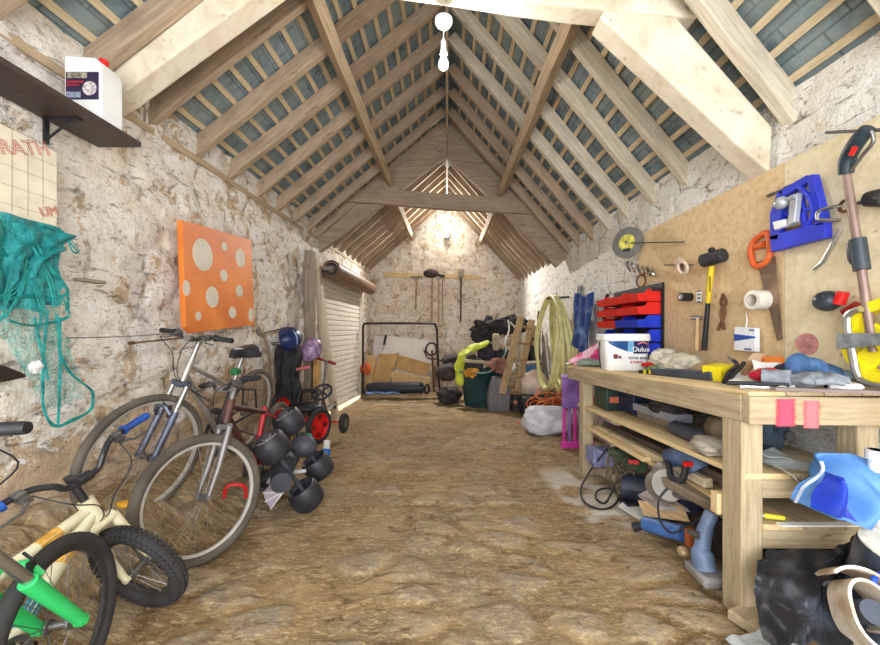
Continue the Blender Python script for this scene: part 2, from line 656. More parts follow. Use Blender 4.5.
floor = grid_mesh('floor', np.stack([X, Y, Z], -1), M_fl, {'stone': nsm(0.25, 0.6, stone), 'sid': sid, 'lime': lime})

# ------------------------------------------------------------------ walls of rubble stone
def zL(y): return 2.50 + 0.018 * y
def zR(y): return 2.27 + 0.012 * y
def zT(y): return 4.36 + 0.0134 * y
XLW, XRW, YB = -2.0, 1.92, 9.7
SH0, SH1, SHZ = 5.95, 8.62, 1.98       # the roller door's opening in the left wall

def rubble(U, Vv, s, amp):
    wu = U + 0.10 * (fbm(U * 2, Vv * 2, s) - .5)
    wv = Vv + 0.08 * (fbm(U * 2 + 7, Vv * 2, s + 1) - .5)
    a, b, i = worley(wu / 0.34, wv / 0.19, s + 2)
    j = b - a
    return amp * (nsm(0, .4, j) * (0.4 + 0.9 * i) + 1.2 * (fbm(U * 1.2, Vv * 1.2, s + 3) - .5) + 0.7 * (fbm(U * 7, Vv * 9, s + 4) - .5)) - amp * 0.9, j

u = np.linspace(-1.7, YB + 0.1, 400)
v = np.linspace(0, 1, 120)
U, T = np.meshgrid(u, v, indexing='ij')
Zw = -0.75 + T * (zL(U) + 0.19 + 0.75)
dsp, jn = rubble(U, Zw, 61, 0.020)
foot = nsm(0.95, -0.1, Zw)
limeL = 0.5 - 0.40 * foot * (1 - nsm(3.4, 5.5, U) * .6) + 0.05 * nsm(3.0, 1.5, U)
uc = (U[:-1, :-1] + U[1:, 1:]) / 2
zc = (Zw[:-1, :-1] + Zw[1:, 1:]) / 2
keep = ~((uc > SH0) & (uc < SH1) & (zc < SHZ))
grid_mesh('wall_left', np.stack([XLW + dsp - 0.012 + 0.05 * nsm(0.6, -0.2, Zw), U, Zw], -1), M_wl, {'joint': jn, 'lime': limeL}, keep=keep)

Zw = -0.75 + T * (zR(U) + 0.19 + 0.75)
dsp, jn = rubble(U, Zw, 81, 0.010)
grid_mesh('wall_right', np.stack([XRW - dsp, U, Zw], -1), M_wr, {'joint': jn, 'lime': 0.5 + 0 * U})

u = np.linspace(XLW - 0.15, XRW + 0.15, 170)
U, T = np.meshgrid(u, v, indexing='ij')
top = np.where(U < 0, zL(YB) + (zT(YB) - zL(YB)) * (U - XLW) / (-XLW), zR(YB) + (zT(YB) - zR(YB)) * (XRW - U) / XRW) + 0.08
Zw = -0.75 + T * (top + 0.75)
dsp, jn = rubble(U, Zw, 91, 0.022)
grid_mesh('wall_back', np.stack([U, YB - dsp, Zw], -1), M_wb, {'joint': jn, 'lime': 0.49 + 0.0 * U})

# masonry reveals of the roller-door opening
mb = MB()
mb.box((-2.17, SH0 - 0.06, 0.7), (0.36, 0.1, 2.9))
mb.box((-2.17, SH1 + 0.06, 0.7), (0.36, 0.1, 2.9))
mb.box((-2.17, (SH0 + SH1) / 2, SHZ + 0.10), (0.36, SH1 - SH0 + 0.2, 0.2))
mb.build('trim_1', mat('reveal_render', (212, 200, 180), 0.9, bump=0.5, scale=4), kind='structure')

# ------------------------------------------------------------------ roof: slates on battens on rafters
ceil = bpy.data.objects.new('ceiling', None)
COL.objects.link(ceil)
ceil['kind'] = 'structure'
WM[ceil] = Matrix()
RH = 0.125
def slope_pt(side, f, y, off):
    """f = 0 at the eaves, 1 at the ridge; off = height above the rafters' undersides"""
    a = Vector((XLW - 0.03, y, zL(y) - 0.02)) if side < 0 else Vector((XRW + 0.03, y, zR(y) - 0.02))
    b = Vector((0, y, zT(y)))
    dirn = (b - a).normalized()
    n = Vector((-dirn.z, 0, dirn.x)) if side < 0 else Vector((dirn.z, 0, -dirn.x))
    if n.z < 0: n = -n
    return a + (b - a) * f + n * off
for side in (-1, 1):
    me = bpy.data.meshes.new('slate_covering')
    y0, y1 = -1.7, YB + 0.3
    q = [slope_pt(side, -0.12, y0, RH + 0.03), slope_pt(side, -0.12, y1, RH + 0.03), slope_pt(side, 1.05, y1, RH + 0.03), slope_pt(side, 1.05, y0, RH + 0.03)]
    nrm = (q[1] - q[0]).cross(q[3] - q[0]).normalized()
    if nrm.z < 0: nrm = -nrm
    vs = [tuple(p) for p in q] + [tuple(p + nrm * 0.02) for p in q]
    me.from_pydata(vs, [], [(0, 1, 2, 3), (7, 6, 5, 4), (0, 4, 5, 1), (1, 5, 6, 2), (2, 6, 7, 3), (3, 7, 4, 0)])
    ul = me.uv_layers.new(name='UVMap')
    Ls = (q[3] - q[0]).length
    uvp = {0: (y0, 0), 1: (y1, 0), 2: (y1, Ls), 3: (y0, Ls)}
    for lp in me.loops:
        ul.data[lp.index].uv = uvp[lp.vertex_index % 4]
    me.materials.append(M_sl)
    o = bpy.data.objects.new('slate_covering', me)
    o.parent = ceil
    COL.objects.link(o)
    WM[o] = Matrix()
    for k in range(17):
        f = 0.02 + k * 0.0585
        a, b = slope_pt(side, f, -0.2, RH + 0.014), slope_pt(side, f, YB, RH + 0.014)
        n = slope_pt(side, f, 0, 1) - slope_pt(side, f, 0, 0)
        beam('batten', a, b, 0.042, 0.025, M_bat, ceil, up=n, bevel=0, wob=0.006, seed=k + side * 30, nseg=24)
yr = [0.35, 0.85, 1.36, 1.86, 2.30, 2.76, 3.22, 3.70, 4.18, 4.66, 5.14, 5.62, 6.0, 6.42, 6.82, 7.22, 7.62, 8.02, 8.42, 8.82, 9.22, 9.6]
for k, y in enumerate(yr):
    s = 0.12 * (1 - sm(5.5, 9.6, y) * 0.9) * sm(0.3, 2.0, y)
    for side in (-1, 1):
        yf = y + side * s * 2.0
        a = slope_pt(side, -0.03, yf, RH / 2)
        b = slope_pt(side, 1.0, y, RH / 2)
        n = slope_pt(side, .5, y, 1) - slope_pt(side, .5, y, 0)
        w = 0.058 + 0.01 * math.sin(k * 2.3 + side)
        beam('rafter', a, b, w, RH, M_rafr if (side > 0 and y < 4.4) else M_raf, ceil, up=n, wob=0.014, seed=k * 2 + side, bevel=0.004)
beam('ridge_board', (0, -0.3, zT(0) - 0.09), (0, YB, zT(YB) - 0.09), 0.03, 0.2, M_pur, ceil, bevel=0.003)
rt = MB()  # unseen ridge cover, added to keep the sun from leaking in
rt.prism([(-.30, -1.6, zT(-1.6) - .02), (0, -1.6, zT(-1.6) + .27), (.30, -1.6, zT(-1.6) - .06), (.30, -1.6, zT(-1.6) + .02), (0, -1.6, zT(-1.6) + .34), (-.30, -1.6, zT(-1.6) + .06)], (0, YB + 1.8, .0134 * (YB + 1.8)))
rt.build('ridge_sun_block', mat('ridge_block_grey', (96, 92, 90), .8), ceil, smooth=False)
for side in (-1, 1):
    a = slope_pt(side, 0.52, -0.3, -0.085)
    b = slope_pt(side, 0.52, YB - 0.1, -0.085)
    n = slope_pt(side, .5, 0, 1) - slope_pt(side, .5, 0, 0)
    beam('purlin', a, b, 0.085, 0.15, M_pur, ceil, up=n, wob=0.015, seed=side + 40, nseg=20)
    e0, e1 = slope_pt(side, 0.0, -0.4, -0.04), slope_pt(side, 0.0, YB, -0.04)
    if side < 0: beam('wall_plate', e0 + Vector((-.05, 0, .015)), e1 + Vector((-.05, 0, .015)), 0.1, 0.05, M_pur, ceil, wob=0.01, nseg=20)

def slab(px, ynear, thick, dy=0.0):
    """outline measured at distance ynear, given its own thickness away from the viewer"""
    q = [P(a, b, ynear if len(r) == 0 else r[0]) for a, b, *r in px]
    return MB().prism(q, (0, thick, 0))
tr = thing('roof_truss', 'heavy limewashed roof truss nearest the doorway, carrying the hanging bulb', 'roof truss', (0, 2.2, 2.9))
slab([(50, 62), (78, 38), (170, -18), (300, -45, 2.2), (285, -26, 2.2), (118, 95), (95, 108)], 2.13, 0.14).build('principal_rafter', M_tru, tr, smooth=False, bevel=0.012)
slab([(640, -30), (688, 30), (773, 127), (771, 173), (742, 148), (600, 16)], 2.15, 0.14).build('principal_rafter', M_tru, tr, smooth=False, bevel=0.012)
o = beam('collar_beam', P(225, -55, 2.195), P(694, 2, 2.195), 0.13, 0.31, M_tru, tr, wob=0.02, seed=3, bevel=0.012)
tr = thing('roof_truss', 'old grey roof truss with a collar beam, farther back towards the gable', 'roof truss', (0, 6.0, 2.9))
slab([(447, 157), (437, 162), (380, 206), (318, 253), (306, 236), (355, 199), (447, 128)], 5.85, 0.11).build('principal_rafter', M_tru2, tr, smooth=False, bevel=0.01)
slab([(447, 128), (482, 158), (540, 220), (569, 256), (557, 267), (494, 201), (447, 157)], 5.95, 0.11).build('principal_rafter', M_tru2, tr, smooth=False, bevel=0.01)
beam('collar_beam', P(345, 195, 5.8), P(536, 208, 5.95), 0.10, 0.24, M_tru2, tr, wob=0.02, seed=9, bevel=0.01)

# ------------------------------------------------------------------ common object materials
m_rub = mat('tyre_rubber', (52, 50, 50), 0.85, bump=0.3, bscale=60)
m_rubd = mat('dusty_tyre_rubber', (92, 84, 74), 0.9, bump=0.3, var=.25)
m_blk = mat('black_plastic', (34, 34, 38), 0.5, var=.2)
m_blks = mat('satin_black_paint', (40, 40, 44), 0.35, spec=.5)
m_dkg = mat('charcoal_plastic', (66, 68, 76), 0.55, var=.2)
m_alu = mat('dull_aluminium', (176, 174, 170), 0.35, 0.85, var=.1)
m_alup = mat('pale_alloy_rim', (196, 192, 184), 0.4, 0.35, var=.12)
m_chr = mat('steel', (190, 190, 192), 0.25, 0.95, var=.08)
m_stl = mat('dull_steel', (130, 128, 126), 0.45, 0.8, var=.2)
m_rust = mat('rusty_iron', (116, 82, 58), 0.85, 0.2, var=.35)
m_wht = mat('white_plastic', (236, 236, 234), 0.4, var=.04)
m_red = mat('red_plastic', (214, 32, 30), 0.4, var=.12)
m_blue = mat('blue_plastic', (30, 72, 186), 0.42, var=.12)
m_brown = mat('dark_brown_laminate', (62, 48, 42), 0.45, var=.2, stretch=(1, 8, 8))

# ------------------------------------------------------------------ bicycles
def wheel(parent, Mw, Rw, tr, tyre_m, rim_m, knob=False, nsp=28, name='wheel'):
    w = bpy.data.objects.new(name, None)
    COL.objects.link(w)
    w.parent = parent
    w.matrix_basis = WM[parent].inverted() @ Mw
    WM[w] = Mw
    mb = MB().torus((0, 0, 0), (0, 1, 0), Rw - tr, tr, 56, 12)
    if knob:
        n = int(2 * PI * Rw / 0.024)
        for i in range(n):
            a = 2 * PI * i / n
            for k, b in enumerate((-1.0, -0.35, 0.35, 1.0)):
                aa = a + (0.5 if k in (1, 2) else 0) * 2 * PI / n
                rr = Rw - tr + (tr + 0.002) * math.cos(b * 0.95)
                yy = (tr + 0.002) * math.sin(b * 0.95)
                q = Matrix.Translation((rr * math.cos(aa), yy, rr * math.sin(aa))) @ Euler((0, -aa, 0)).to_matrix().to_4x4() @ Euler((0, 0, b * 0.95)).to_matrix().to_4x4()
                mb.box(None, (0.008, 0.011, 0.013), M=q)
    mb.build('tyre', tyre_m, w, local=True)
    rr = Rw - 2 * tr + 0.004
    MB().lathe([(rr, -.011), (rr + .006, -.011), (rr + .006, .011), (rr, .011), (rr - .016, .006), (rr - .016, -.006), (rr, -.011)], (0, 0, 0), (0, 1, 0), 56).build('rim', rim_m, w, local=True, ang=30)
    MB().lathe([(0, -.05), (.008, -.05), (.008, -.032), (.022, -.032), (.022, -.026), (.012, -.024), (.012, .024), (.022, .026), (.022, .032), (.008, .032), (.008, .05), (0, .05)], (0, 0, 0), (0, 1, 0), 16).build('hub', m_stl, w, local=True)
    sp = MB()
    for i in range(nsp):
        a = 2 * PI * i / nsp
        sd = 1 if i % 2 else -1
        b = a + (0.5 if (i // 2) % 2 else -0.5)
        sp.tube([(.02 * math.cos(b), .028 * sd, .02 * math.sin(b)), (rr * math.cos(a), 0.003 * sd, rr * math.sin(a))], 0.0013, 4, caps=False)
    sp.build('spokes', m_stl, w, local=True)
    return w

def bike(name, label, fhub, fwd, up, Rw, tr, wb, steer, lf, frame_m, front_m, fork_m, rim_m, tyre_m, group=None,
         saddle=True, sad_h=0.16, grip_m=None, knob=False, bar=0.29, rise=0.05, fr=1.0, fat=1.0, bar_m=None, fork_kind='rigid', rear=True, levers=True, st=0.44, stem_h=.09, crown_m=None, pads=False, ha=70, decals=()):
    """local x forwards, y to the rider's left, z up; measured from the front hub back"""
    bbp = V(wb * 0.40, 0, Rw * 0.86)
    R0 = V(0, 0, Rw)
    F0 = V(wb, 0, Rw)
    ax = V(-math.cos(R(ha)), 0, math.sin(R(ha)))
    hb = F0 + ax * lf + V(-0.03, 0, 0)
    ht = hb + ax * 0.12 * fr
    sdir = V(-math.cos(R(73)), 0, math.sin(R(73)))
    stp = bbp + sdir * st * fr
    SM = Matrix.Translation(hb) @ Matrix.Rotation(steer, 4, ax) @ Matrix.Translation(-hb)
    fx = Vector(fwd).normalized()
    M = frame((0, 0, 0), fx, up)
    M = Matrix.Translation(Vector(fhub) - M @ (SM @ F0)) @ M
    t = thing(name, label, 'bicycle', mx=M, group=group)
    L = dict(local=True)
    k = fat
    MB().tube([hb - ax * .012, ht + ax * .012], 0.021 * k, 12).tube([ht - ax * .03, stp - sdir * .04], 0.016 * k, 10).tube([hb + ax * .03, bbp], 0.019 * k, 10).build('front_frame', front_m, t, **L)
    for (which, ta, tb_, dm) in decals:
        q0, q1 = ((ht - ax * .03, stp - sdir * .04), (hb + ax * .03, bbp))[which]
        MB().tube([q0.lerp(q1, ta), q0.lerp(q1, tb_)], (.0163, .0193)[which] * k, 12).build('decal', dm, t, **L)
    fb = MB().tube([bbp, stp], 0.016 * k, 10)
    fb.tube([bbp + V(0, -.036, 0), bbp + V(0, .036, 0)], 0.02 * k, 12)
    for s in (-1, 1):
        fb.tube([bbp + V(0, .03 * s, 0), R0 + V(.12, .052 * s, .0), R0 + V(0, .062 * s, 0)], 0.0095 * k, 8)
        fb.tube([stp + V(0, .02 * s, -.05), R0 + V(.06, .05 * s, .2 * fr), R0 + V(0, .062 * s, 0)], 0.0075 * k, 8)
    fb.build('rear_frame', frame_m, t, **L)
    if rear:
        wheel(t, M @ Matrix.Translation(R0), Rw, tr, tyre_m, rim_m, knob)
        g = MB().lathe([(.02, -.05), (.055, -.05), (.055, -.047), (.04, -.04), (.04, -.036), (.02, -.034)], R0, (0, 1, 0), 24).build('sprockets', m_stl, t, **L)
    wheel(t, M @ SM @ Matrix.Translation(F0), Rw, tr, tyre_m, rim_m, knob)
    # fork
    crown = hb - ax * .03
    fm = MB()
    if fork_kind == 'susp':
        fm.tube([crown + V(0, -.062 * k, .008), crown + V(.012, 0, 0), crown + V(0, .062 * k, .008)], .019 * k, 10)
        for s in (-1, 1):
            c0 = crown + V(.0, .052 * s * k, 0)
            e = F0 + V(0.0, .056 * s, 0)
            mid = c0.lerp(e, .38)
            fm.tube([mid, e + (e - mid).normalized() * .012], [0.021 * k, 0.0165 * k], 12)
            fm.tube([e + V(0, -.012, 0), e + V(0, .012, 0)], .018, 10)
        fm.tube([crown.lerp(F0, .40) + V(.03, .058 * k, 0), crown.lerp(F0, .34) + V(.05, .03, .02), crown.lerp(F0, .34) + V(.05, -.03, .02), crown.lerp(F0, .40) + V(.03, -.058 * k, 0)], .011 * k, 8)
        for s in (-1, 1):
            c0 = crown + V(.0, .052 * s * k, 0.01)
            sm_ = MB().tube([c0, c0.lerp(F0 + V(0, .056 * s, 0), .42)], .0135 * k, 10)
            sm_.bm.transform(SM)
            sm_.build('stanchion', crown_m or m_chr, t, **L)
    else:
        fm.tube([crown + V(0, -.05, 0), crown + V(0, .05, 0)], 0.017 * k, 10)
        for s in (-1, 1):
            c0 = crown + V(0, .048 * s, 0)
            e = F0 + V(0, .054 * s, 0)
            fm.tube([c0, c0.lerp(e, .6) + V(-.008, 0, 0), e], [.0145 * k, .0135 * k, .009 * k], 10)
            fm.tube([e + V(0, -.01, 0), e + V(0, .01, 0)], .013, 10)
    fm.bm.transform(SM)
    fm.build('fork', fork_m, t, **L)
    if pads:
        for s in (-1, 1):
            q = crown.lerp(F0, .36) + V(.035, .045 * s, 0)
            pb = MB().box(q, (.02, .012, .07)).tube([q + V(.01, 0, .03), q + V(.02, -.03 * s, .055)], .004, 6)
            pb.bm.transform(SM)
            pb.build('brake_arm', m_blk, t, **L)
    # stem, bar, grips, levers
    s0 = ht + ax * .015
    s1 = ht + ax * stem_h
    s2 = s1 + V(.07, 0, .015)
    st_b = MB().tube([s0 - ax * .01, s1 + ax * .012], .0145, 10).tube([s1, s2], .014, 10).tube([s2 + V(0, -.025, 0), s2 + V(0, .025, 0)], .02, 12)
    st_b.bm.transform(SM)
    st_b.build('stem', crown_m or m_alu, t, **L)
    bp = [s2 + V(-.04, bar, rise * .9), s2 + V(-.03, bar * .5, rise), s2 + V(-.004, bar * .28, rise * .6), s2 + V(0, .05, 0), s2 + V(0, -.05, 0), s2 + V(-.004, -bar * .28, rise * .6), s2 + V(-.03, -bar * .5, rise), s2 + V(-.04, -bar, rise * .9)]
    b = MB().tube(spline(bp, 5), .0115, 10)
    b.bm.transform(SM)
    b.build('handlebar', bar_m or m_blks, t, **L)
    for s in (-1, 1):
        a0, a1 = s2 + V(-.034, s * (bar - .115), rise * .97), s2 + V(-.041, s * (bar + .008), rise * .9)
        g = MB().tube([a0, a0.lerp(a1, .06), a0.lerp(a1, .12), a0.lerp(a1, .9), a1], [.021, .021, .0155, .0165, .0145], 14)
        g.bm.transform(SM)
        g.build('grip', grip_m or m_blk, t, **L)
        if levers:
            c = s2 + V(-.028, s * (bar - .15), rise)
            g = MB().tube([c + V(0, .012 * s, 0), c + V(0, -.018 * s, 0)], .017, 10).box(c + V(.02, -.005 * s, -.012), (.035, .024, .02)).tube([c + V(.035, 0, -.015), c + V(.05, .03 * s, -.03), c + V(.045, .085 * s, -.035)], [.006, .0055, .004], 8)
            g.bm.transform(SM)
            g.build('brake_lever', m_stl, t, **L)
    cb = MB()
    for s in (-1, 1):
        cb.tube(spline([s2 + V(.0, s * (bar - .17), rise - .01), s2 + V(.09, s * .11, .0), s2 + V(.075, s * .03, -.09), hb + V(.03, .01 * s, .0), (hb + bbp) / 2 + V(0, .02 * s, .05)], 6), .0025, 5)
    cb.bm.transform(SM)
    cb.build('brake_cables', m_blk, t, **L)
    if saddle:
        sp = stp + sdir * sad_h
        MB().tube([stp - sdir * .05, sp], .0125, 10).build('seat_post', m_alu, t, **L)
        def sf(u, v):
            x = -.13 + .27 * u
            w = .078 * (1 - sm(.15, .62, u)) + .021
            if u < .12: w *= (0.6 + .4 * math.sqrt(max(0, u / .12)))
            a = (v - .5) * PI * 1.15
            return sp + V(x, w * math.sin(a), .015 + .062 * math.cos(a) + .012 * (u - .5) ** 2 * 4 * (1 if u < .5 else .3))
        MB().sheet(sf, 16, 12, .02).build('saddle', m_blks, t, **L)
        MB().tube([stp + sdir * .004 + V(0, -.02, 0), stp + sdir * .004 + V(0, .02, 0)], .02, 10).build('seat_clamp', m_stl, t, **L)
    # cranks and pedals
    cm = MB().lathe([(.03, -.048), (.078 * fr, -.048), (.08 * fr, -.045), (.078 * fr, -.042), (.03, -.042)], bbp, (0, 1, 0), 32)
    cl = .16 * fr
    ca = R(-35)
    for s in (-1, 1):
        e = bbp + V(cl * math.cos(ca) * s, -.07 * 1, 0) if s < 0 else bbp + V(cl * math.cos(ca), .07, 0)
        e.z = bbp.z + cl * math.sin(ca) * s
        y = -.058 if s < 0 else .058
        cm.tube([bbp + V(0, y, 0), V(e.x, y * 1.15, e.z)], [.013, .01], 8)
    cm.tube([bbp + V(0, -.06, 0), bbp + V(0, .06, 0)], .012, 8)
    cm.build('crankset', m_stl, t, **L)
    for s in (-1, 1):
        y = -.11 if s < 0 else .11
        MB().box((bbp.x + s * cl * math.cos(ca), y, bbp.z + s * cl * math.sin(ca)), (.085, .075, .022)).build('pedal', m_blk, t, bevel=.005, **L)
    return t

m_bikeA = mat('silver_bike_paint', (170, 164, 156), 0.35, 0.4, var=.15)
m_bikeAd = mat('graphite_bike_paint', (54, 54, 58), 0.4, 0.3, var=.2)
m_bikeBr = mat('faded_red_paint', (190, 50, 56), 0.45, 0.1, var=.2)
m_bikeBd = mat('dark_maroon_paint', (84, 50, 46), 0.5, 0.1, var=.3)
m_bikeBf = mat('grey_fork_paint', (134, 130, 128), 0.4, 0.4, var=.15)
m_cream = mat('cream_bike_paint', (222, 212, 178), 0.5, var=.12)
m_green = mat('bright_green_paint', (52, 200, 108), 0.35, var=.06)

bA = bike('bicycle', 'silver and graphite mountain bike with a black saddle, leaning against the stone wall', (-1.69, 2.08, .44), (-.03, -1.05, -.04), (.20, 0, 1), .35, .021, 1.02, R(-14), .44,
          m_bikeAd, m_bikeA, mat('blue_grey_fork', (92, 96, 112), 0.4, .4, var=.2), m_alup, m_rubd, fork_kind='susp', grip_m=m_blk, saddle=True, sad_h=.20, st=.36, stem_h=.13, crown_m=m_alu, bar=.27, rise=.02, pads=True)
MB().box(WM[bA] @ V(.30, 0, .73), (.05, .07, .05)).build('seat_tag', mat('green_strap', (34, 116, 70), 0.6), bA, bevel=.01)
bB = bike('bicycle', 'red-framed bike without a saddle, its grey front fork and large wheel standing on the cobbles', (-1.335, 2.02, .235), (.10, -1.05, .02), (.07, 0, 1), .338, .026, 1.05, R(-36), .40,
          m_bikeBr, m_bikeBd, m_bikeBf, m_alup, m_rubd, saddle=False, st=.42, stem_h=.07, fork_kind='rigid', fat=1.15, crown_m=m_bikeBf, bar=.29, rise=.04)
bC = bike('bicycle', "child's cream bike with blue grips and a chunky black front tyre", (-1.30, 1.56, .148), (.20, .98, 0), (-.24, 0, 1), .21, .030, .72, R(-92), .27,
          m_cream, m_cream, m_cream, mat('black_rim', (60, 58, 56), .5, .2), m_rub, grip_m=mat('blue_grip', (24, 74, 160), .55), knob=True, fr=.62, fat=1.35, bar=.32, rise=.07, st=.42, saddle=False, stem_h=.12, crown_m=m_blks,
          decals=((0, .30, .48, mat('orange_decal', (224, 164, 60), .5, var=.3, scale=30)), (1, .25, .42, mat('orange_decal', (224, 164, 60), .5)), (1, .62, .85, mat('teal_decal', (60, 140, 150), .5, var=.4, scale=30))))
bD = bike('bicycle', 'bright green suspension-fork bike at the nearest left corner', (-1.255, 1.20, .195), (-.10, .98, 0), (0.02, 0, 1), .270, .024, .9, R(10), .50,
          m_green, m_green, m_green, mat('black_rim', (60, 58, 56), .5, .2), m_rub, fork_kind='susp', fr=.8, fat=1.05, bar=.22, rise=.12, knob=False, stem_h=.1, st=.42, saddle=False, crown_m=m_chr, pads=True, ha=57)

# orange flecks of the cream frame
# ------------------------------------------------------------------ things on the left wall
sh = thing('wall_shelf', 'dark brown board shelf high on the left wall beside the truss', 'shelf', (-1.87, 1.5, 2.2))
MB().box((-1.865, 1.38, 2.205), (.245, 1.46, .03)).build('board', m_brown, sh, bevel=.002)
for y in (1.82, .95):
    MB().box((-1.972, y, 2.13), (.012, .022, .13)).box((-1.89, y, 2.186), (.17, .022, .01)).tube([(-1.965, y, 2.09), (-1.85, y, 2.18)], .006, 6).build('bracket', m_blk, sh)

ob = thing('plastic_bottle', 'white plastic oil bottle with a red cap standing on the dark shelf', 'bottle', (-1.86, 1.95, 2.2205))
pts = [(-.095, 0), (.088, 0), (.095, .02), (.095, .26), (.085, .305), (.06, .325), (-.085, .335), (-.095, .33)]
MB().prism([(-1.865 + a, 1.895, 2.2215 + b) for a, b in pts], (0, .125, 0)).build('body', m_wht, ob, bevel=.012)
MB().disc((-1.815, 1.955, 2.545), (0.1, 0, 1), .021, .03, 20).build('cap', m_red, ob, bevel=.003)
MB().box((-1.866, 1.893, 2.40), (.166, .003, .14)).build('label', mat('label_navy', (52, 40, 74), .4, var=.2), ob)
lb = ob.children[-1]
MB().box((-1.89, 1.8905, 2.452), (.10, .002, .030)).build('picture_band', mat('label_grey', (150, 140, 128), .4, var=.4, scale=60), lb)
MB().box((-1.90, 1.8905, 2.418), (.085, .002, .010)).box((-1.91, 1.8905, 2.402), (.06, .002, .006)).build('red_lettering', mat('label_red', (190, 40, 70), .4), lb)
MB().box((-1.91, 1.8905, 2.352), (.075, .002, .030)).build('grey_panel', mat('label_blue_grey', (140, 150, 172), .4, var=.25, scale=90), lb)
MB().lathe([(0, 0), (.034, 0), (.036, .002), (0, .002)], (-1.826, 1.892, 2.385), (0, -1, 0), 28).build('round_picture', mat('label_white', (214, 204, 204), .4, var=.35, scale=70), lb)

# foil-faced insulation board pinned to the wall
fb = thing('insulation_board', 'cream insulation board with red lettering, fixed above the net', 'board', (-1.95, 1.5, 1.7))
q = [P(-40, 111, 1.52), P(52, 153, 1.835), P(50, 235, 1.835), P(-40, 235, 1.52)]
q = [V(-1.958, p.y, p.z) for p in q]
MB().prism(q, (.022, 0, 0)).build('panel', mat('cream_foil', (226, 214, 190), .55, var=.07, scale=12), fb, smooth=False)
gl = MB()
y0, y1 = q[0].y, q[1].y
for k in range(1, 6):
    z = 1.62 + k * .085
    gl.box((-1.935, (y0 + y1) / 2, z), (.001, (y1 - y0) * .98, .0016))
for k in range(1, 5):
    y = y0 + (y1 - y0) * k / 5
    gl.box((-1.935, y, 1.86), (.001, .0016, .36))
gl.build('printed_grid', mat('grid_grey', (150, 140, 124), .6), fb)
m_prt = mat('red_print', (190, 92, 82), .6)
def outline_text(nm, body, size, y, z, ang):
    Mx = Matrix.Translation((-1.934, y, z)) @ Matrix(((0, 0, 1, 0), (1, 0, 0, 0), (0, 1, 0, 0), (0, 0, 0, 1))) @ Matrix.Rotation(ang, 4, 'Z')
    text(nm, body, size, Mx, m_prt, fb, outline=.0011)
    
outline_text('printed_lettering', 'XTRATH', .085, 1.645, 1.96, R(24))
outline_text('printed_lettering', 'UM', .06, 1.80, 1.725, R(24))

# teal fishing net
def tm(c):
    return c
nt_ = NT('teal_netting')
wv = nt_.noise(60, 3, .6, stretch=(1, 3, 1), dist=2.2)
nt_.l(nt_.ramp(nt_.noise(9, 6, .7, stretch=(1, 2.5, 1)), [(.3, (4, 96, 104)), (.5, (18, 132, 134)), (.72, (66, 176, 170))]), nt_.b.inputs['Base Color'])
nt_.b.inputs['Roughness'].default_value = .7
nt_.l(nt_.ramp(wv, [(.30, 0.25), (.50, .92)]), nt_.b.inputs['Alpha'])
m_net = nt_.m
nt2 = NT('thin_teal_netting')
nt2.l(nt2.ramp(nt2.noise(9, 6, .7), [(.3, (24, 128, 124)), (.6, (70, 180, 168))]), nt2.b.inputs['Base Color'])
nt2.l(nt2.ramp(nt2.noise(70, 3, .6, stretch=(1, 3, 1), dist=1.5), [(.46, 0.0), (.66, .6)]), nt2.b.inputs['Alpha'])
m_net2 = nt2.m
net = thing('fishing_net', 'bunched teal fishing net hanging on the left wall beneath the insulation board', 'net', (-1.9, 1.6, 1.2))
def wl(px, py, off=0.0):
    p = WL(px, py, -1.915 + off)
    return p
def net_sheet(c, seed, off, amp):
    tl, trr, brr, bl = c
    def fn(u, v):
        ju = .5 + .5 * noise.noise(Vector((v * 3, seed, 0)))
        px = (tl[0] * (1 - u) + trr[0] * u) * (1 - v) + (bl[0] * (1 - u) + brr[0] * u) * v + 7 * noise.noise(Vector((v * 5, u * 2, seed))) * u
        py = (tl[1] * (1 - u) + trr[1] * u) * (1 - v) + (bl[1] * (1 - u) + brr[1] * u) * v + 7 * noise.noise(Vector((u * 7, v, seed + 4))) * (v + .15)
        p = wl(px, py, off)
        p.x += amp * (math.sin(u * 23 + seed + 2 * v + 3 * noise.noise(Vector((u * 3, v * 2, seed)))) * .5 + noise.noise(Vector((u * 8, v * 5, seed))))
        return p
    return fn
MB().sheet(net_sheet(((-60, 196), (62, 228), (58, 305), (-60, 318)), 1, .015, .022), 50, 30, .003).build('netting', m_net, net)
MB().sheet(net_sheet(((-60, 206), (76, 236), (50, 262), (-40, 318)), 5, .03, .02), 50, 24, .003).build('netting', m_net, net)
MB().sheet(net_sheet(((-20, 296), (62, 300), (40, 400), (12, 350)), 9, .005, .015), 30, 30, .002).build('netting', m_net2, net)
MB().sheet(net_sheet(((44, 318), (60, 318), (86, 398), (46, 412)), 14, .0, .01), 14, 24, .002).build('netting', m_net2, net)
sd = MB()
rng = random.Random(3)
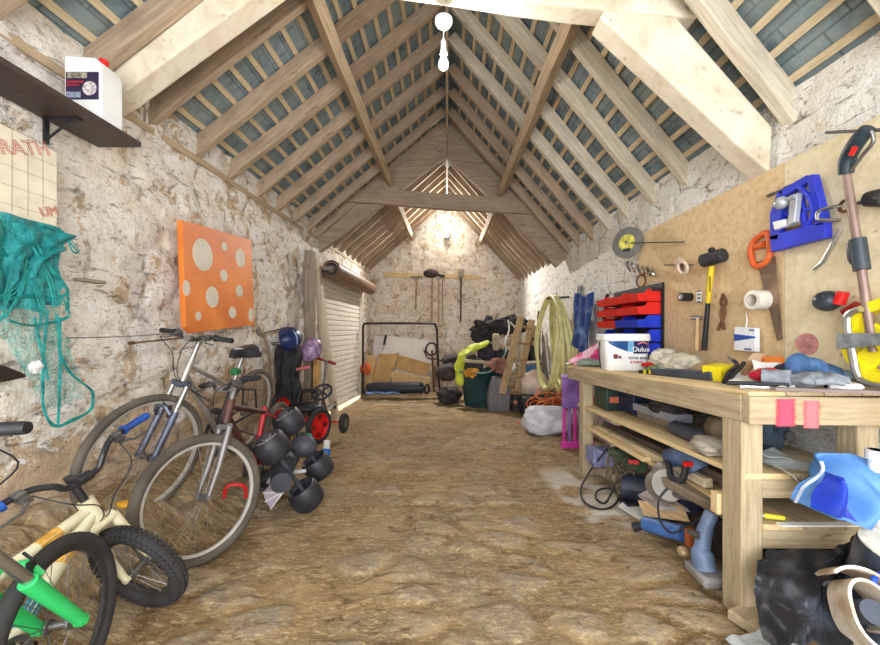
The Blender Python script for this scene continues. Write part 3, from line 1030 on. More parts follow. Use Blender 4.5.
for path, n, w in ((((48, 310), (45, 345), (43, 385), (44, 410), (55, 426), (72, 420), (90, 410), (93, 395), (88, 388), (70, 372), (60, 350), (60, 318)), 11, 2.2),
                   (((57, 315), (60, 350), (60, 385), (58, 424)), 8, 2.0),
                   (((10, 322), (35, 326), (68, 316), (62, 300), (66, 292)), 5, 3.5),
                   (((30, 232), (50, 268), (66, 290), (68, 312)), 5, 3),
                   (((2, 220), (14, 250), (8, 290), (2, 320)), 6, 4), (((20, 222), (36, 255), (48, 280), (56, 306)), 8, 5),
                   (((55, 238), (44, 262), (40, 290), (46, 316)), 7, 5), (((6, 300), (30, 296), (52, 300), (64, 296)), 6, 4),
                   (((60, 246), (34, 270), (12, 292), (-6, 300)), 7, 5), (((0, 250), (24, 268), (40, 300), (40, 330)), 7, 5),
                   (((28, 250), (22, 290), (4, 318)), 6, 2),
                   (((40, 225), (62, 232), (74, 250), (80, 252)), 6, 5),
                   (((34, 318), (42, 350), (48, 380)), 5, 3)):
    for k in range(n):
        ph = rng.uniform(0, 9)
        pts = [wl(a + w * noise.noise(Vector((i * .9, k * 1.7, ph))) * 1.6, b + w * noise.noise(Vector((i * .9, k * 1.7, ph + 8))), .03 + .02 * noise.noise(Vector((i, k, 3)))) for i, (a, b) in enumerate(path)]
        sd.tube(spline(pts, 5), .0026, 4)
sd.build('cords', mat('teal_cord', (22, 138, 132), .7, var=.3, scale=30), net)

# orange spotted board
pb = thing('painted_board', 'orange board painted with pale grey spots, fixed to the wall above the bikes', 'board', (-1.9, 3.0, 1.4))
zt0, zt1, zb0, zb1 = 0, 0, 0, 0
c = [WL(180, 220, -1.925), WL(250, 240, -1.925), WL(253, 325, -1.925), WL(190, 333, -1.925), WL(184, 327, -1.925)]
for p in c: p.x = -1.91
MB().prism(c, (-.04, 0, 0)).build('panel', mat('orange_paint', (226, 132, 50), .55, col2=(204, 108, 40), var=.1, scale=3), pb, smooth=False, bevel=.003)
spm = mat('pale_grey_paint', (206, 196, 178), .6, var=.06)
for i, (a, b, rx, ry) in enumerate(((203, 255, 10, 16), (224.5, 246.5, 2.6, 4.2), (240.5, 258, 4.6, 9.2), (224, 275.5, 3.6, 5.8), (186.5, 288, 3.6, 8), (212.5, 297, 6.3, 10.5), (239.5, 291, 3.4, 6), (198.5, 316, 2.8, 4.6), (232.5, 312.5, 3.6, 5.8), (251, 315, 2.5, 7))):
    p = WL(a, b, -1.9085)
    ry_m = ry / FPX * p.y
    rx_m = rx * p.y ** 2 / (FPX * abs(p.x))
    s_ = MB()
    s_.prism([(-1.9102, min(max(p.y + rx_m * math.cos(2 * PI * k / 28), c[0].y + .01), c[2].y - .01), p.z + ry_m * math.sin(2 * PI * k / 28)) for k in range(28)], (.0025, 0, 0))
    s_.build('spot', spm, pb)

# wires and odd ironmongery along the wall
tag(MB().tube(spline([wl(66, 338, .03), wl(110, 337, .03), wl(150, 335, .03), wl(182, 331, .03)], 6), .003, 6).build('wire', m_stl), 'thin grey wire strung along the wall between the net and the bikes', 'wire')
tag(MB().tube([wl(128, 343.5, .05), wl(182, 338, .05)], .006, 8).tube([wl(129, 343.2, .05), wl(134, 342.8, .05)], .010, 8).build('iron_rod', m_rust), 'rusty iron rod sticking along the wall below the wire', 'rod')
tag(MB().box(wl(90, 281, .0), (.05, .14, .018)).build('crevice_bar', M_grey, bevel=.004), 'short dark bar standing in for a shaded crevice in the wall beside the net', 'crevice')  # dark bar in place of the shade in a wall crevice
rg = tag(MB().ball(wl(36, 367, .02), (.016, .034, .030), amp=.3, fr=3, seed=4).build('white_rag', mat('white_cloth', (232, 230, 230), .85)), 'small crumpled white rag stuck on the wall behind the net', 'rag')
tag(MB().prism([wl(-20, 362, .03), wl(4, 366, .03), wl(24, 374, .03), wl(25, 377, .03), wl(8, 381, .03), wl(-20, 386, .03)], (.006, 0, 0)).build('trowel_blade', mat('brown_steel', (58, 46, 40), .6, .3, var=.3), bevel=.001), 'dark pointed trowel blade on the wall under the net', 'trowel')

# ------------------------------------------------------------------ roller door and its timbers
dr = bpy.data.objects.new('door_1', None)
COL.objects.link(dr)
dr['kind'] = 'structure'
WM[dr] = Matrix()
m_shut = mat('shutter_slat', (226, 218, 206), .5, var=.05)
prof = []
nsl = 24
hgt = 2.26
zb = -0.185
pts = []
for k in range(nsl):
    z0 = zb + k * hgt / nsl
    pts += [(-2.05, z0), (-2.05, z0 + .004), (-2.028, z0 + .016), (-2.024, z0 + .05), (-2.028, z0 + .083), (-2.05, z0 + .0915)]
mb = MB()
def curt(i, j, n=1):
    pass
A = [mb.bm.verts.new((x, SH0 + .02, z)) for x, z in pts]
B = [mb.bm.verts.new((x, SH1 - .02, z - .13 * max(0, 1 - (z + .185) / 1.2))) for x, z in pts]
for k in range(len(pts) - 1):
    mb.face([A[k], B[k], B[k + 1], A[k + 1]])
mb.build('curtain', m_shut, dr, ang=25)
beam('bottom_rail', (-2.035, SH0 + .02, zb - .0), (-2.035, SH1 - .02, zb - .13), .05, .07, m_shut, dr, bevel=.004)
beam('guide_rail', (-2.03, SH1 - .02, -.45), (-2.03, SH1 - .02, 1.9), .09, .07, m_shut, dr, up=(1, 0, 0), bevel=.004)
beam('guide_rail', (-2.03, SH0 + .02, -.32), (-2.03, SH0 + .02, 1.9), .09, .07, m_shut, dr, up=(1, 0, 0), bevel=.004)
MB().lathe([(0, 0), (.055, 0), (.055, .02), (.118, .02), (.135, 0), (.140, .01), (.140, 2.95), (0, 2.95)], (-1.80, 5.75, 2.10), (0, 1, .008), 32).build('roller_tube', mat('brown_roller', (126, 96, 74), .5, .1, var=.15, stretch=(1, 1, 1)), dr)
MB().disc((-1.80, 5.765, 2.10), (0, -1, 0), .10, .004, 28).build('roller_end', m_blk, dr)
MB().tube([(-1.80, 5.70, 2.10), (-1.80, 5.76, 2.10)], .035, 12).box((-1.90, 5.70, 2.10), (.20, .03, .06)).box((-1.99, 5.70, 2.06), (.03, .08, .24)).build('end_bracket', m_stl, dr, bevel=.004)
po = tag(beam('timber_post', (-1.905, 5.13, -.30), (-1.905, 5.13, 2.24), .17, .10, M_grey, up=(1, 0, 0), wob=.012, seed=2), 'dark weathered timber post standing upright against the wall before the roller door', 'post')
po = tag(beam('timber_post', (-1.79, 5.94, -.30), (-1.94, 5.45, 2.20), .14, .09, mat('pale_door_post', (204, 188, 164), .8, var=.12, stretch=(.5, 8, 8)), up=(1, 0, .1), wob=.006, seed=5), 'pale painted timber post leaning beside the roller door', 'post')

# ------------------------------------------------------------------ lamps
pl = thing('pendant_lamp', 'bare white bulb hanging on a short flex from the near truss', 'lamp', (-.02, 2.2, 2.99))
MB().lathe([(0, 0), (.052, 0), (.052, -.012), (.040, -.030), (.012, -.034), (0, -.034)], (-.02, 2.19, 2.985), (0, 0, 1), 28).build('ceiling_rose', m_wht, pl)
MB().tube([(-.02, 2.19, 2.955), (-.021, 2.19, 2.86)], .0035, 6).build('flex', m_wht, pl)
MB().lathe([(0, .06), (.008, .06), (.016, .045), (.017, 0), (.02, -.008), (.02, -.028), (0, -.028)], (-.021, 2.19, 2.81), (0, 0, 1), 20).build('lamp_holder', m_wht, pl)
MB().lathe([(0, 0), (.013, 0), (.014, -.018), (.027, -.045), (.030, -.062), (.027, -.078), (.016, -.09), (0, -.094)], (-.021, 2.19, 2.783), (0, 0, 1), 24).build('bulb', mat('lit_bulb', (255, 250, 240), .3, emit=((255, 246, 230), 5.0), bump=0), pl)
fl = thing('floodlight', 'bright small floodlight fixed high on the back gable wall', 'lamp', (0, 9.55, 3.75))
MB().box((0, 9.56, 3.62), (.12, .16, .22)).tube([(0, 9.62, 3.66), (0, 9.5, 3.78)], .018, 8).build('housing', mat('floodlight_housing', (150, 158, 176), .4, .4), fl, bevel=.01)
MB().ball((0, 9.44, 3.80), (.13, .05, .09), sub=3).build('lamp_glass', mat('lit_glass', (255, 252, 244), .3, emit=((255, 250, 240), 14.0), bump=0), fl)
MB().box((0, 9.478, 3.62), (.09, .01, .10)).build('sensor', mat('pale_lens', (206, 222, 250), .2, emit=((200, 220, 255), 1.0), bump=0), fl)

# ------------------------------------------------------------------ ride-on toys along the left wall
W1, W2, W3, W4 = P(272, 447, 2.55), P(289, 422, 2.92), P(318, 466, 3.02), P(306, 495, 2.68)
m_toyw = mat('toy_wheel_plastic', (48, 48, 54), .5, var=.3, scale=9)
qd = thing('ride_on_quad', "black plastic ride-on quad with broad hollow wheels, tipped on its side", 'ride-on toy', (W3 + W4) / 2)
ax = (W4 - W1).normalized()
for k, w in enumerate((W1, W2, W3, W4)):
    a = -ax if k < 2 else ax
    rr = .108
    MB().lathe([(0, .045), (.03, .05), (.072, .055), (.085, .078), (.098, .08), (rr, .06), (rr + .004, 0), (rr, -.06), (.095, -.08), (.085, -.07), (.07, -.05), (0, -.05)], w, a, 32).build('wheel', m_toyw, qd)
    wo = qd.children[-1]
    rb = MB()
    e1 = a.orthogonal().normalized()
    e2 = a.cross(e1)
    for i in range(7):
        an = 2 * PI * i / 7
        d = e1 * math.cos(an) + e2 * math.sin(an)
        rb.tube([w + a * .053 + d * .012, w + a * .06 + d * .07], .006, 6)
    rb.ball(w + a * .055, .018, sub=2)
    rb.build('wheel_cover', mat('grey_hub', (150, 142, 148), .5), wo)
c = (W1 + W2 + W3 + W4) / 4
fx = ((W2 - W1) + (W3 - W4)).normalized()
nn = fx.cross(ax).normalized()
def ql(a, b, h):
    return c + fx * a + ax * b + nn * h
MB().tube([W1, W4], .014, 8).tube([W2, W3], .014, 8).tube(spline([ql(-.30, 0, .02), ql(-.1, 0, .09), ql(.1, 0, .10), ql(.30, 0, .03)], 6), [.07] * 6 + [.085] * 7 + [.06] * 6, 12).build('body', m_dkg, qd)
MB().tube([ql(.12, -.14, .2), ql(.14, -.05, .24), ql(.14, .05, .24), ql(.12, .14, .2)], .014, 10).tube([ql(.14, 0, .24), ql(.17, 0, .08)], .016, 8).build('handlebar', m_blk, qd)
MB().ball(ql(-.12, 0, .16), (.10, .09, .05), sub=3).build('seat', m_blks, qd)
mpu = mat('purple_toy_plastic', (70, 66, 150), .45, var=.35, scale=14)
MB().ball(ql(.02, -.05, -.08), (.10, .08, .08), amp=.06, seed=3).build('side_panel', m_dkg, qd)
m_strap = mat('white_strap', (226, 226, 226), .6)
MB().tube(spline([ql(-.02, -.12, .05), ql(-.02, .02, .19), ql(.03, .15, .02)], 6), .014, 8).build('frame_bar', m_strap, qd)

# white umbrella-like fan of ribs behind the wheel
fr_ = thing('wire_fan', 'small white wire-ribbed fan on the ground by the quad', 'toy', P(268, 492, 2.62))
for k in range(6):
    a = R(18 + k * 24)
    p0 = P(283, 492, 2.55)
    p1 = p0 + V(-.15 * math.sin(a), .03, .15 * math.cos(a) - .02)
    MB().tube([p0, p1], .006, 6).build('rib', m_strap, fr_)
def fanf(u, v):
    a = R(18 + 120 * v)
    p0 = P(283, 492, 2.55)
    return p0 + V(-.15 * u * math.sin(a), .03 * u + .006, .15 * u * math.cos(a) - .02 * u)
MB().sheet(fanf, 6, 12, .002).build('web', mat('lilac_web', (186, 170, 182), .6), fr_)

# pedal go-kart
gk = thing('go_kart', "child's pedal go-kart with red spoked wheels and a black seat", 'go-kart', P(305, 430, 4.5))
def kart_wheel(p, a, r, wd, red=True):
    a = Vector(a).normalized()
    MB().torus(p, a, r - wd * .5, wd * .5, 36, 10).lathe([(r - wd * .6, -wd * .3), (r - wd * 1.25, -wd * .3), (r - wd * 1.25, wd * .3), (r - wd * .6, wd * .3)], p, a, 36).build('wheel', m_rub, gk)
    w = gk.children[-1]
    if red:
        MB().lathe([(0, .02), (.035, .02), (.04, .0), (r - wd * 1.5, -.012), (r - wd * 1.25, .02), (r - wd * 1.1, .02), (r - wd * 1.1, -.02), (0, -.02)], p, a, 30).build('wheel_disc', m_red, w)
        e1 = a.orthogonal().normalized()
        e2 = a.cross(e1)
        for k in range(4):
            an = PI / 4 + k * PI / 2
            d = e1 * math.cos(an) + e2 * math.sin(an)
            MB().disc(p + d * (r * .48) + a * .004, a, r * .13, .012, 14).build('wheel_hole', mat('dark_red_shade', (120, 24, 22), .6), w)
    else:
        MB().disc(p - a * .03, a, r * .5, .06, 18).build('wheel_disc', m_stl, w)
g0 = fz(-1.5, 4.3)
k1, k2 = P(319, 426, 4.05), P(281, 409, 4.15)
k3 = P(344, 423, 4.62)
kart_wheel(k1, (1, -.35, 0), .20, .055)
kart_wheel(k2, (1, -.35, 0), .18, .05)
kart_wheel(k3, (1, -.1, 0), .125, .06, False)
k4 = k3 + V(-.42, .1, .02)
kart_wheel(k4, (1, -.1, 0), .125, .06, False)
MB().tube([k1, k2], .014, 8).tube([k3, k4], .012, 8).tube([(k1 + k2) / 2, (k3 + k4) / 2 + V(0, 0, .02)], .02, 8).build('chassis', m_red, gk)
sc = P(305, 407, 4.2)
MB().ball(sc, (.20, .17, .055), sub=3).build('seat', m_blk, gk)
MB().tube(spline([sc + V(-.11, .06, .03), sc + V(-.10, .10, .13), sc + V(-.06, .11, .165), sc + V(.06, .11, .165), sc + V(.10, .10, .13), sc + V(.11, .06, .03)], 6), .022, 10).build('seat_back', m_blk, gk)
swc = P(322, 392, 4.45)
MB().torus(swc, (-.1, -.6, .7), .115, .016, 32, 8).build('steering_wheel', m_dkg, gk)
swo = gk.children[-1]
q = Vector((-.1, -.6, .7)).normalized()
e1 = q.orthogonal().normalized(); e2 = q.cross(e1)
MB().tube([swc + e1 * .11, swc - e1 * .11], .014, 8).tube([swc, swc + e2 * .11], .014, 8).tube([swc, swc - e2 * .11], .014, 8).build('spokes', m_dkg, swo)
MB().tube([swc, (k3 + k4) / 2], .014, 8).build('steering_column', m_stl, gk)

# blue and white toy bottle lying by the kart wheel
bt = thing('toy_bottle', 'blue and white plastic bottle lying against the red go-kart wheel', 'bottle', P(326, 452, 3.75))
p0, p1 = P(327, 441, 3.8), P(325, 459, 3.7)
MB().tube([p0, p0.lerp(p1, .55)], .035, 12).build('neck', m_wht, bt)
MB().tube([p0.lerp(p1, .5), p1], .045, 12).build('base', mat('sky_blue_plastic', (36, 110, 200), .4), bt)
# purple and green toy pile
for k, (px, py, Yd, cc, rr) in enumerate(((297, 443, 3.2, (74, 66, 130), .045), (306, 447, 3.2, (34, 60, 150), .05), (308, 438, 3.3, (60, 150, 120), .04), (290, 449, 3.1, (42, 52, 120), .05), (312, 452, 3.25, (110, 70, 160), .045))):
    nm = ('violet', 'deep blue', 'sea green', 'navy', 'purple')[k]
    tag(MB().ball(P(px, py, Yd), (rr, rr, rr * 1.15), amp=.08, seed=k + 20, fr=3).build('toy_ball', mat('toy_' + nm.replace(' ', '_'), cc, .4, var=.3, scale=20)), f'{nm} soft toy ball among the ride-on quad wheels', 'toy', 'soft toy balls by the quad')

# helmets, bag and scooters
def helmet(name, label, c, d, base, stripe, seed, tilt):
    t = thing(name, label, 'helmet', mx=Matrix.Translation(c) @ Euler(tilt).to_matrix().to_4x4())
    def hf(u, v):
        th = 2 * PI * u
        ph = v * PI * .56
        k = 1 + .06 * math.cos(2 * th)
        return V(d[0] * math.sin(ph) * math.cos(th) * k, d[1] * math.sin(ph) * math.sin(th), d[2] * math.cos(ph))
    MB().sheet(hf, 28, 12, .014).build('shell', base, t, local=True)
    for k in range(5):
        y = (-.6 + .3 * k)
        pts = []
        for i in range(9):
            a = -1.15 + 2.3 * i / 8
            pts.append(V(d[0] * 1.03 * math.sin(a), d[1] * y * math.cos(a) * 1.0, d[2] * 1.03 * math.cos(a) * math.sqrt(max(.05, 1 - y * y * .8))))
        MB().tube(pts, .011, 6).build('rib', stripe, t, local=True)
    for s in (-1, 1):
        MB().tube([V(.04, s * d[1] * .9, -.02), V(.02, s * d[1] * .5, -d[2] * .9), V(0, 0, -d[2] * 1.15)], .006, 6).build('chin_strap', m_blk, t, local=True)
    return t
m_hb = mat('navy_helmet', (38, 50, 96), .35, var=.3)
helmet('cycle_helmet', 'blue and silver cycle helmet hanging on the wall above the black jacket', P(287, 339, 4.25), (.12, .19, .15), m_hb, mat('silver_helmet_rib', (150, 168, 206), .35), 1, (R(20), R(75), R(30)))
helmet('cycle_helmet', 'small pink and purple helmet hanging beside the dark timber post', P(311, 350, 4.72), (.11, .15, .13), mat('lilac_helmet', (168, 140, 178), .4, var=.4, scale=18), mat('pink_helmet_rib', (206, 150, 186), .4), 2, (R(70), R(30), R(0)))
def coatf(u, v):
    a = 2 * PI * u
    w = .10 + .03 * v + .02 * math.sin(v * 9)
    p = P(291, 345 + 60 * v, 4.4)
    p.x += .04
    return V(p.x - .07 + w * math.cos(a) * 1.1, p.y + .12 * math.sin(a) * 1 + .03 * math.sin(6 * a + v * 3), p.z + .02 * math.sin(5 * a) * v)
MBj = MB().sheet(coatf, 40, 24, .01)
tag(MBj.build('black_jacket', mat('black_cloth', (46, 44, 46), .85, var=.35, scale=10, bump=.4, bscale=12)), 'black jacket hanging down the wall under the blue helmet', 'jacket')
# old grey cloth and long pole
tag(MB().ball(P(258, 334, 4.0) + V(-.02, 0, 0), (.06, .10, .11), amp=.4, seed=8).build('grey_cloth', mat('grey_cloth', (128, 120, 110), .9, var=.3)), 'small grey cloth bundle stuffed in a wall hole right of the orange board', 'cloth')
tag(MB().tube(spline([P(263, 334, 3.95), P(268, 350, 3.98), P(270, 375, 4.0), P(269, 400, 4.0)], 6), [.016] * 19, 8).build('bent_pole', mat('brown_pole', (122, 104, 86), .7, var=.3)), 'long bent brown pole standing at the wall behind the saddle', 'pole')
tag(MB().tube([P(264, 333, 4.0), P(284, 328, 4.5)], .008, 6).build('iron_hook', m_rust), 'thin iron hook bar on the wall between grey cloth and blue helmet', 'hook')
# small bike with pink grips
lb = thing('balance_bike', "child's small bike with pink handlebar grips standing below the black jacket", 'bicycle', P(290, 395, 4.45))
hb_ = P(288, 379, 4.4)
MB().tube(spline([P(277, 374, 4.5), P(283, 378, 4.45), hb_, P(293, 374, 4.35), P(298, 369, 4.3)], 5), .013, 8).tube([hb_, P(289, 398, 4.4)], .016, 8).build('handlebar', m_blk, lb)
MB().tube([P(297, 369.5, 4.3), P(309, 367, 4.25)], .018, 10).build('grip', mat('pink_grip', (216, 110, 124), .5), lb)
MB().tube([P(278, 374, 4.5), P(272, 377, 4.52)], .018, 10).build('grip', mat('pink_grip', (216, 110, 124), .5), lb)
MB().tube([P(289, 392, 4.4), P(284, 405, 4.75)], .014, 8).build('frame', mat('white_bike_paint', (214, 206, 200), .4), lb)
w_ = P(290, 410, 4.4)
MB().torus(w_, (1, .1, 0), .12, .02, 32, 8).build('wheel', m_rub, lb)
MB().tube([P(287, 398, 4.4), P(288, 410, 4.37)], .009, 6).build('fork', m_stl, lb)
# scooter with dark red grips
ks = thing('kick_scooter', "child's scooter with a red-gripped handlebar standing at the roller door post", 'scooter', P(327, 410, 4.85))
p0 = P(326, 361, 4.8)
b_ = P(322, 411, 4.85)
MB().tube([p0, b_], .015, 8).build('steering_tube', m_stl, ks)
MB().tube([P(320, 359, 4.85), P(333, 363.5, 4.7)], .011, 8).build('handlebar', m_stl, ks)
MB().tube([P(317, 358, 4.87), P(323, 360, 4.82)], .019, 10).build('grip', mat('dark_red_grip', (156, 40, 52), .5), ks)
MB().tube([P(329, 361.5, 4.75), P(335, 364, 4.68)], .019, 10).build('grip', mat('dark_red_grip', (156, 40, 52), .5), ks)
MB().box(b_ + V(.01, .25, .0), (.10, .5, .02)).build('deck', m_alu, ks, bevel=.006)
for yy in (-.02, .53):
    MB().torus(V(b_.x + .01, b_.y + yy, b_.z - .03), (1, 0, 0), .045, .013, 20, 8).disc(V(b_.x - .002, b_.y + yy, b_.z - .03), (1, 0, 0), .036, .024, 18).build('wheel', m_blk, ks)
# plywood offcuts by the post
tag(MB().prism([P(313, 345, 5.0), P(317, 347, 5.0), P(318, 398, 4.98), P(313, 398, 4.98)], (-.03, .16, 0)).build('plywood_offcut', mat('warm_plywood', (206, 160, 96), .7, var=.2), smooth=False), 'narrow warm-coloured plywood offcut propped between the two posts', 'offcut')

# ------------------------------------------------------------------ against the back wall, left: frame and flattened boxes
fr2 = thing('tubular_stand', 'black tubular steel frame standing round the flattened cardboard boxes', 'frame', (-1.1, 8.75, -.42))
Yf = 8.45
MB().tube(spline([P(363, 394, Yf), P(363, 360, Yf), P(363, 329, Yf), P(364, 325, Yf), P(367, 323.5, Yf), P(400, 323.3, Yf), P(432, 323.6, Yf), P(435.5, 326, Yf), P(437, 332, Yf), P(438, 360, Yf), P(440, 394, Yf)], 5), .026, 10).build('hoop', mat('black_steel_tube', (58, 48, 44), .5, .3, var=.3), fr2)
MB().tube([P(362, 392, Yf), P(362, 392, Yf) + V(.03, .45, -.02)], .025, 8).build('foot', m_blks, fr2)
MB().tube([P(440, 392, Yf), P(440, 392, Yf) + V(0, .45, -.02)], .025, 8).build('foot', m_blks, fr2)
m_card = mat('brown_cardboard', (196, 158, 106), .8, var=.12, scale=4)
m_card2 = mat('pale_cardboard', (212, 178, 128), .8, var=.1, scale=4)
m_board = mat('white_faced_board', (232, 226, 220), .6, var=.05)
def leaf(name, label, px, Yd, th, m, lean=.25, cat='board', group=None):
    zb = min(P(a, b, Yd).z for a, b in px)
    q = []
    for a, b in px:
        p = P(a, b, Yd)
        q.append(V(p.x, p.y + (p.z - zb) * lean, p.z))
    return tag(MB().prism(q, (0, th, -th * lean)).build(name, m, smooth=False, bevel=.004), label, cat, group)
leaf('flattened_box', 'large white-faced flat pack carton at the back of the stack inside the steel frame', [(386, 336), (434, 341), (434, 372), (380, 366)], 8.98, .10, m_board, .12, 'box')
leaf('flattened_box', 'pale printed carton panel, leftmost in the stack inside the steel frame', [(373, 336), (384, 337), (380, 366), (372, 362)], 8.92, .05, mat('pale_printed_card', (214, 208, 206), .7, var=.2, scale=30, stretch=(1, 1, 6)), .12, 'box')
leaf('flattened_box', 'plain brown cardboard sheet leaning left of the brown carton', [(366, 355), (376, 356), (371, 391), (365, 391)], 8.62, .04, m_card2, .06, 'box')
leaf('flattened_box', 'brown cardboard carton at the front of the stack inside the steel frame', [(378, 354), (397, 354), (390, 386), (372, 384)], 8.56, .06, m_card, .14, 'box')
leaf('flattened_box', 'brown cardboard carton with torn flap, right of centre inside the steel frame', [(398, 355), (413, 359), (431, 364), (426, 376), (395, 369)], 8.66, .06, m_card, .14, 'box')
leaf('flattened_box', 'white box lid edge showing below the brown cardboard carton', [(377, 366), (394, 366), (426, 376), (430, 384), (374, 384)], 8.72, .04, mat('offwhite_card', (222, 214, 206), .7), .1, 'box')
leaf('flattened_box', 'low pale cardboard panel lying along the front above the black roll', [(392, 371), (430, 378), (430, 386), (386, 386)], 8.50, .04, m_card2, .1, 'box')
tag(beam('timber_offcut', P(389, 386, 8.46), P(398, 353, 8.80), .05, .05, M_grey), 'dark thin batten leaning across the cardboard boxes', 'batten')
tag(beam('timber_offcut', P(386, 335, 8.94), P(384, 345, 8.9), .05, .04, mat('near_black_wood', (46, 44, 46), .7)), 'short black strip at the top corner of the white carton', 'strip')
rl = thing('membrane_roll', 'long black roll of membrane lying before the cardboard boxes', 'roll', P(397, 391, 8.35))
MB().tube([P(368, 388.5, 8.40), P(375, 388, 8.36), P(400, 388, 8.34), P(423, 388, 8.34)], [.115, .13, .13, .125], 16).build('sheet', mat('blue_black_plastic', (44, 46, 58), .45, var=.3, stretch=(.4, 6, 6)), rl)
MB().torus(P(423.2, 388, 8.34), (1, 0, 0), .07, .012, 24, 8).build('core', m_blk, rl)
tag(MB().sheet(lambda u, v: P(366 + 34 * u, 391.5 + 2.2 * v + .5 * math.sin(u * 14), 8.25 - .10 * v), 24, 5, .006).build('blue_sheet', mat('pale_blue_sheet', (92, 128, 178), .5, var=.35, scale=9)), 'thin blue plastic sheet on the floor along the black roll', 'sheet')
oc = tag(MB().ball(P(365.5, 369, 8.5), (.13, .08, .15), amp=.12, seed=2).build('orange_bag', mat('orange_fabric', (206, 96, 48), .7, var=.2)), 'orange bag hanging from the left upright of the steel frame', 'bag')
# wheelbarrow-like trolley seen beside the frame
tw = thing('garden_trolley', 'old dark trolley with a small wheel standing right of the cardboard boxes', 'trolley', P(437, 390, 8.5))
MB().torus(P(431.5, 349, 8.52), (.5, -1, 0), .14, .022, 32, 8).build('wheel', m_rub, tw)
MB().tube(spline([P(424, 350, 8.5), P(428, 358, 8.5), P(436, 359, 8.5), P(444, 362, 8.5)], 5), .018, 8).tube([P(432, 350, 8.5), P(434, 392, 8.5)], .022, 8).tube([P(438, 360, 8.5), P(440, 392, 8.5)], .022, 8).build('frame', m_rust, tw)
MB().box(P(435.5, 376, 8.55), (.13, .08, .5)).build('deck', mat('rusty_pink_panel', (166, 128, 112), .7, var=.3), tw, bevel=.01)
MB().torus(P(427, 389, 8.45), (1, -.5, 0), .1, .025, 28, 8).build('wheel', m_rub, tw)

# ------------------------------------------------------------------ tool rail on the gable
yw = 9.60
rail = tag(beam('tool_rail', P(384, 274.5, yw), P(479.5, 277.5, yw), .05, .11, M_new, seed=4), 'pine rail fixed across the gable wall, carrying long-handled tools', 'rail')
m_hnd = mat('ash_handle', (172, 142, 104), .7, var=.2)
m_hdk = mat('dark_handle', (72, 62, 58), .6, var=.2)
yt = 9.545
def tool(name, label, cat, px, y0, y1, r, m, head):
    t = thing(name, label, cat, P(px, y0, yt))
    MB().tube([P(px, y0, yt), P(px - (1.3 if px < 425 else .3), y1, yt)], r, 8).build('handle', m, t)
    head(t)
    return t
def rake_h(t):
    mb = MB().tube([P(411, 277, yt), P(422, 276.5, yt)], .022, 8)
    for k in range(7):
        a = 411.5 + k * 1.7
        mb.tube([P(a, 277, yt), P(a, 279.5, yt - .05)], .010, 5)
    mb.build('rake_head', m_stl, t)
tool('garden_rake', 'leftmost long-handled tool on the gable rail, a rake', 'rake', 416.8, 276, 310, .022, m_hnd, rake_h)
def shov(t):
    MB().ball(P(431, 273.5, yt - .06), (.20, .06, .11), sub=3).tube([P(424, 272.5, yt - .05), P(445, 276, yt - .05)], .03, 8).build('blade', mat('dark_blade', (62, 52, 50), .6, .3), t)
tool('shovel', 'dark-bladed shovel hanging second along the gable rail', 'shovel', 432.2, 274, 322, .022, m_hnd, shov)
def hoe_h(t):
    MB().tube([P(438, 276, yt - .02), P(444, 277.5, yt - .02)], .022, 8).box(P(438, 278.5, yt - .05), (.06, .03, .12)).build('hoe_head', m_stl, t)
tool('garden_hoe', 'pale-handled hoe hanging third along the gable rail', 'hoe', 438.8, 277, 322, .018, m_hnd, hoe_h)
def fork_h(t):
    mb = MB().tube([P(458.5, 277, yt), P(463.5, 277, yt)], .018, 8)
    for a in (458.7, 460.2, 461.8, 463.3):
        mb.tube([P(a, 277, yt), P(a, 269.5, yt - .03)], .010, 6)
    mb.build('tines', m_stl, t)
tool('garden_fork', 'black-handled fork hanging tines up at the right of the gable rail', 'fork', 461, 277, 322, .022, m_hdk, fork_h)
tool('wooden_shaft', 'thin wooden shaft hanging fourth along the gable rail', 'shaft', 442.6, 277, 322, .016, m_hnd, lambda t: MB().tube([P(441, 276, yt), P(444.5, 276, yt)], .02, 8).build('cross_handle', m_hnd, t))

# ------------------------------------------------------------------ right wall: plywood and what hangs on it
XP = 1.868                                   # face of the plywood
def wr(px, py, off=0.0):
    return WR(px, py, XP - off)
tag(MB().box((1.886, 2.83, 1.44), (.036, 1.55, 1.28)).build('plywood_board', M_ply, smooth=False, bevel=.002), 'long tan plywood board on the right wall behind the mallet and tape', 'board')
tag(MB().box((1.886, 1.44, 1.40), (.036, 1.22, 1.36)).build('plywood_board', timber('pale_plywood', (206, 188, 150), (222, 208, 174), (232, 220, 190), .35), smooth=False, bevel=.002), 'paler plywood board on the right wall behind the yellow wheel', 'board')

def rod_tube(name, label, cat, pts, r, m, group=None):
    return tag(MB().tube(pts, r, 8).build(name, m), label, cat, group)

